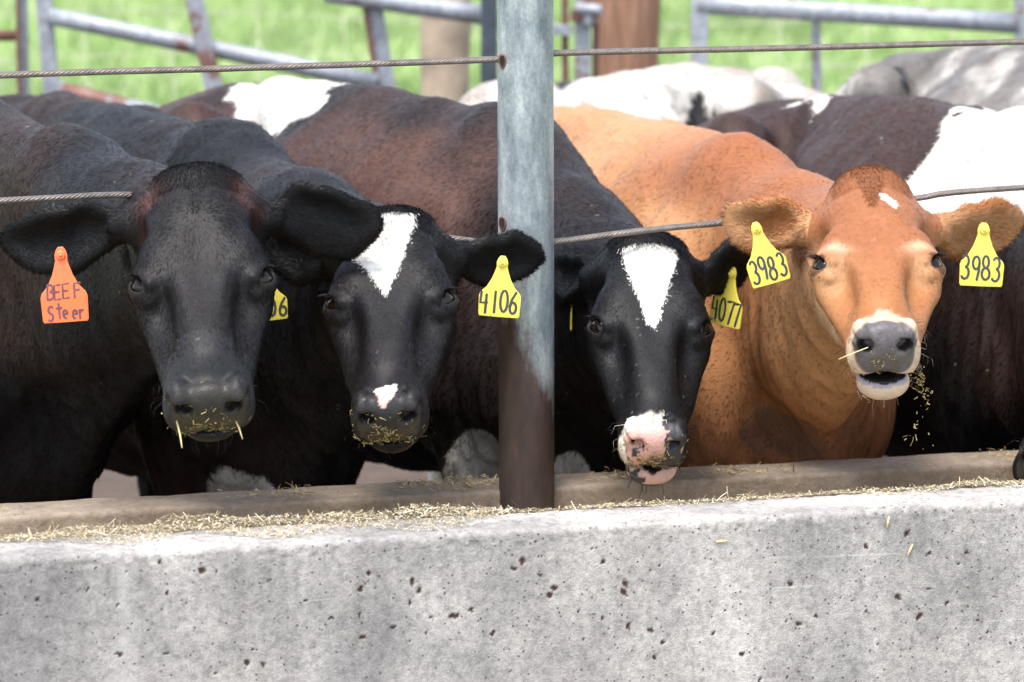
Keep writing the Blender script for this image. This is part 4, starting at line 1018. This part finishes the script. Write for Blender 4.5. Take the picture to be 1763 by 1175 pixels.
# bits of straw lying on the wall face ledges
def face_bits():
    for (px, py, an, L) in ((1243, 932, 0, .020), (1529, 899, 80, .019), (1567, 947, 65, .020)):
        c = fence(px, py, OFF_F + .002); d = WD * math.cos(math.radians(an)) + np.array([0, 0, 1]) * math.sin(math.radians(an))
        mb = MB(); mb.tube([c - d * L / 2, c, c + d * L / 2], [.0016, .002, .0012], 6)
        o = mb.build('straw_stem', m_plain('straw_stem', (.62, .45, .24), .6)); return_ = tag(o, {1243: 'short flat straw stem stuck level on the concrete face', 1529: 'short upright straw stem near the top of the concrete face', 1567: 'thin slanting straw stem on the concrete face, lowest on the right'}[px], 'straw', 'straw stems stuck to the wall')
face_bits()
def muzzle_feed(p, n, label, low=1.0, hang=()):
    """wet feed stuck to the muzzle, sampled on the body surface"""
    H = p['_H']; me = p['_obj'].data; co = np.empty(len(me.vertices) * 3, np.float32); me.vertices.foreach_get('co', co); co = co.reshape(-1, 3)
    hl = H.loc(co); m = (hl[:, 1] > .47) & (hl[:, 2] < -.062) & (hl[:, 2] > -.135) & (np.abs(hl[:, 0]) < .075); ii = np.nonzero(m)[0]
    x = hl[ii]; w = np.exp(-((x[:, 0] + .005) / .026) ** 2) * (.25 + sstep(-.07, -.11, x[:, 2])) * (.5 + .5 * vnoise(co[ii], .015, 3)) ** 2
    ii = RNG.choice(ii, n, p=w / w.sum()); P = co[ii].astype(float); nn = norm(P - H.w((0, .46, -.09)))
    o = straw_obj('muzzle_feed', P + nn * .001, nn, .007, .0014, label, .3, [(.26, .21, .085), (.20, .15, .06), (.42, .34, .15), (.13, .11, .045)])
    mb = MB()
    return o
if 'A' in sel: muzzle_feed(A, 120, 'wet chopped feed stuck under the nose of the black cow with the orange tag')
if 'B' in sel: muzzle_feed(B, 210, 'greenish chopped feed on the nose of the cow left of the post')
if 'C' in sel: muzzle_feed(C, 220, 'chopped feed crumbs on the pink spotted muzzle')
if 'D' in sel: muzzle_feed(D, 40, 'chopped feed around the mouth of the orange brown cow')
def falling():
    pts = []; spec = [(1588, 668, .014, 26), (1596, 688, .010, 12), (1583, 655, .008, 24), (1582, 725, .012, 4), (1568, 752, .013, 10), (1588, 775, .02, 5), (1567, 644, .008, 16)]
    for px, py, s, n in spec:
        c = at(px, py, 6.72); pts.append(c + RNG.normal(0, 1, (n, 3)) * np.array([s * .6, .01, s]))
    P = np.vstack(pts); straw_obj('falling_feed', P, norm(RNG.normal(size=P.shape)), .0062, .0013, 'bits of feed falling from the mouth of the orange brown cow', .8, [(.50, .40, .12), (.60, .48, .2), (.35, .27, .08)])
falling()
def long_straw(a, b, Y, Y2, label, r=.0011, mid=(0, 0)):
    A_, B_ = at(*a, Y), at(*b, Y2); m = (A_ + B_) / 2 + np.array([mid[0], 0, mid[1]]); mb = MB(); mb.tube([A_, m, B_], [r, r, r * .6], 6)
    tag(mb.build('straw_stem', M_STEM), label, 'straw')
M_STEM = m_plain('dry_stem', (.62, .50, .24), .6)
def stem(p, a, b, label, r=.0011):
    H = p['_H']; A_, B_ = H.w(a), H.w(b); m = (A_ + B_) / 2 + np.array([.001, -.002, .001]); mb = MB(); mb.tube([A_, m, B_], [r, r, r * .6], 6)
    tag(mb.build('straw_stem', M_STEM), label, 'straw')
stem(A, (-.052, .512, -.105), (-.046, .560, -.118), 'straw stalk hanging below the left nostril of the cow with the orange tag', .0016)
stem(A, (.040, .512, -.110), (.050, .545, -.122), 'straw stalk at the right muzzle corner of the cow with the orange tag', .0014)
stem(D, (-.080, .530, -.095), (-.030, .535, -.070), 'thin stalk poking out sideways from the nose of the orange brown cow')

# ------------------------------------------------------------------ steel fence, gates and posts behind the herd
def pipe(name, a, b, r, mat, parent=None, seg=16):
    mb = MB(); a = np.asarray(a); b = np.asarray(b); t = np.linspace(0, 1, 6)[:, None]; mb.tube(a + (b - a) * t, r, seg); return mb.build(name, mat, parent)
FY = 11.6
def flat_bar(name, a, b, w, d, mat, parent):
    a = np.asarray(a); b = np.asarray(b); t = norm(b - a); x = norm(np.cross(t, [0, 1, 0])); y = np.cross(t, x); mb = MB()
    mb.box((a + b) / 2, x * w / 2, y * d / 2, t * np.linalg.norm(b - a) / 2, .003); return mb.build(name, mat, parent, smooth=False)
pn = tag(empty('pipe_panel', at(220, 500, FY) * (1, 1, 0)), 'leaning steel pipe panel with a sloping rail at upper left', 'fence panel')
pipe('rail', at(84, 28, FY), at(650, 142, FY), .025, M_PIPE, pn)
pipe('rail', at(100, 155, FY), at(420, 235, FY), .026, M_RPIPE, pn)
flat_bar('upright', at(70, -60, FY + .03), at(112, 420, FY + .03), .045, .03, M_PIPE, pn)
flat_bar('upright', at(322, -60, FY - .05), at(392, 260, FY - .05), .050, .03, M_RPIPE, pn)
g2 = tag(empty('corner_panel', at(20, 500, FY) * (1, 1, 0)), 'rusty upright with a short red rail at the far left edge', 'fence panel')
flat_bar('upright', at(36, -60, FY + .2), at(46, 420, FY + .2), .033, .03, M_PIPE, g2); flat_bar('upright', at(30, -60, FY + .16), at(37, 420, FY + .16), .012, .02, M_RED, g2)
pipe('rail', at(-300, 58, FY + .2), at(36, 62, FY + .2), .016, M_RED, g2)
g3 = tag(empty('pipe_panel', at(700, 500, FY) * (1, 1, 0)), 'steel pipe panel with a level top rail just left of the post', 'fence panel')
pipe('rail', at(560, -12, FY), at(836, 27, FY), .028, M_PIPE, g3)
flat_bar('upright', at(630, -60, FY + .04), at(690, 300, FY + .04), .055, .03, M_PIPE, g3); flat_bar('upright', at(618, -60, FY + .02), at(672, 300, FY + .02), .016, .02, M_RED, g3)
g4 = tag(empty('steel_gatepost', at(840, 500, FY) * (1, 1, 0)), 'dark blue grey upright steel post half hidden by the big post', 'post')
flat_bar('upright', at(843, -80, FY - .1), at(840, 560, FY - .1), .048, .05, M_DARKST, g4)
for (x0, x1, ytop, ybot, w, lab) in ((768, 760, -60, 400, .15, 'pale weathered wooden post left of the big post'), (1078, 1078, -80, 420, .20, 'thick brown wooden post right of the big post')):
    mb = MB(); a, b = at(x0, ytop, FY + .5), at(x1, ybot, FY + .5); b = b.copy(); b[2] = 0; t = np.linspace(0, 1, 12)[:, None]; P = a + (b - a) * t
    mb.tube(P, w / 2 * (1 + .04 * np.sin(np.arange(12) * 1.7)), 20)
    m = M_WOOD if w > .18 else m_plain('pale_wood', (.34, .27, .20), .9, 0, .35, 8)
    tag(mb.build('wooden_post', m), lab, 'post', 'wooden fence posts')
g5 = tag(empty('gate_hinge_post', at(1000, 500, FY) * (1, 1, 0)), 'rusty square hinge post with bolts beside the thick brown wooden post', 'gate post')
flat_bar('upright', at(1003, -60, FY), at(1003, 420, FY), .045, .045, M_PIPE, g5); flat_bar('side_plate', at(972, -60, FY + .03), at(975, 420, FY + .03), .020, .03, M_RED, g5)
flat_bar('side_plate', at(1026, 30, FY + .02), at(1026, 420, FY + .02), .02, .03, M_RED, g5)
flat_bar('hinge_bracket', at(982, 25, FY - .03), at(1030, 30, FY - .03), .035, .05, M_RED, g5)
pipe('hinge_pin', at(1012, -8, FY - .05), at(1012, 48, FY - .05), .014, M_RPIPE, g5)
flat_bar('rail', at(950, 50, FY), at(985, 54, FY), .03, .03, M_PIPE, g5)
pipe('nut', at(990, 14, FY - .06), at(1036, 18, FY - .06), .016, M_PIPE, g5)
g6 = tag(empty('field_gate', at(1480, 500, FY) * (1, 1, 0)), 'long steel pipe gate with a pale top rail at upper right', 'gate')
pipe('top_rail', at(1200, 7, FY), at(1752, 41, FY), .029, M_PIPE, g6)
flat_bar('upright', at(1204, 0, FY), at(1204, 400, FY), .047, .04, M_PIPE, g6); flat_bar('upright', at(1405, 26, FY + .05), at(1408, 400, FY + .05), .026, .02, M_RPIPE, g6); flat_bar('upright', at(1756, -60, FY), at(1756, 400, FY), .03, .03, M_PIPE, g6)
pipe('bottom_rail', at(1204, 300, FY), at(1756, 330, FY), .024, M_RPIPE, g6)
wf = tag(empty('wire_fence', at(900, 400, 14.5) * (1, 1, 0)), 'thin wire mesh fence along the edge of the grass field', 'fence')
mw = m_plain('thin_wire', (.40, .37, .32), .6, .3)
mb = MB()
for z in (.15, .33, .51, .69, .87, 1.02):
    x = np.linspace(-4, 4, 60); mb.tube(np.stack([x, np.full(60, 14.5), z + .03 * np.sin(x * 1.9 + z * 4)], 1), .0022, 5)
mb.build('line_wires', mw, wf); mb = MB()
for i, x in enumerate(np.arange(-4, 4, .31)): mb.tube([(x, 14.5, .0), (x + .02, 14.5, .5), (x - .01, 14.5, 1.04)], .0018, 5)
mb.build('stay_wires', mw, wf)

def grass():
    n = 90000; y = 13.2 + (RNG.random(n) ** 1.5) * 34; x = RNG.uniform(-1, 1, n) * (.17 * y + 1.2)
    P = np.stack([x, y, np.zeros(n)], 1); h = (.10 + .12 * RNG.random(n)) * (1 + .5 * vnoise(P, 1.2, 3)); th = RNG.random(n) * 6.28
    lean = np.stack([np.cos(th), np.sin(th), 0 * th], 1) * (h * .5)[:, None]; sdv = np.stack([-np.sin(th + 1), np.cos(th + 1), 0 * th], 1) * (.004 + .00012 * y)[:, None] * 1.4
    up = np.stack([0 * h, 0 * h, h], 1)
    V = np.stack([P - sdv, P + sdv, P + up * .6 + lean * .4 + sdv * .7, P + up * .6 + lean * .4 - sdv * .7, P + up + lean], 1).reshape(-1, 3)
    b = np.arange(n)[:, None] * 5; Q = b + np.array([0, 1, 2, 3]); Tr = b + np.array([3, 2, 4])
    pal = np.array([(.20, .30, .09), (.27, .38, .13), (.34, .42, .19), (.44, .46, .29)]); c = pal[RNG.choice(4, n, p=[.3, .4, .2, .1])] * (.8 + .4 * RNG.random((n, 1)))
    c *= (1 + .25 * fnoise(P, 1.5, 7))[:, None]
    o = mesh_np('grass', V, Q, Tr, [M_BLADE], attrs={'col': np.repeat(c, 5, 0).clip(0, 1)}); tag(o, 'bright green grass of the field behind the fence', kind='stuff')
grass()
print('script done %.1fs' % (time.time() - T0))
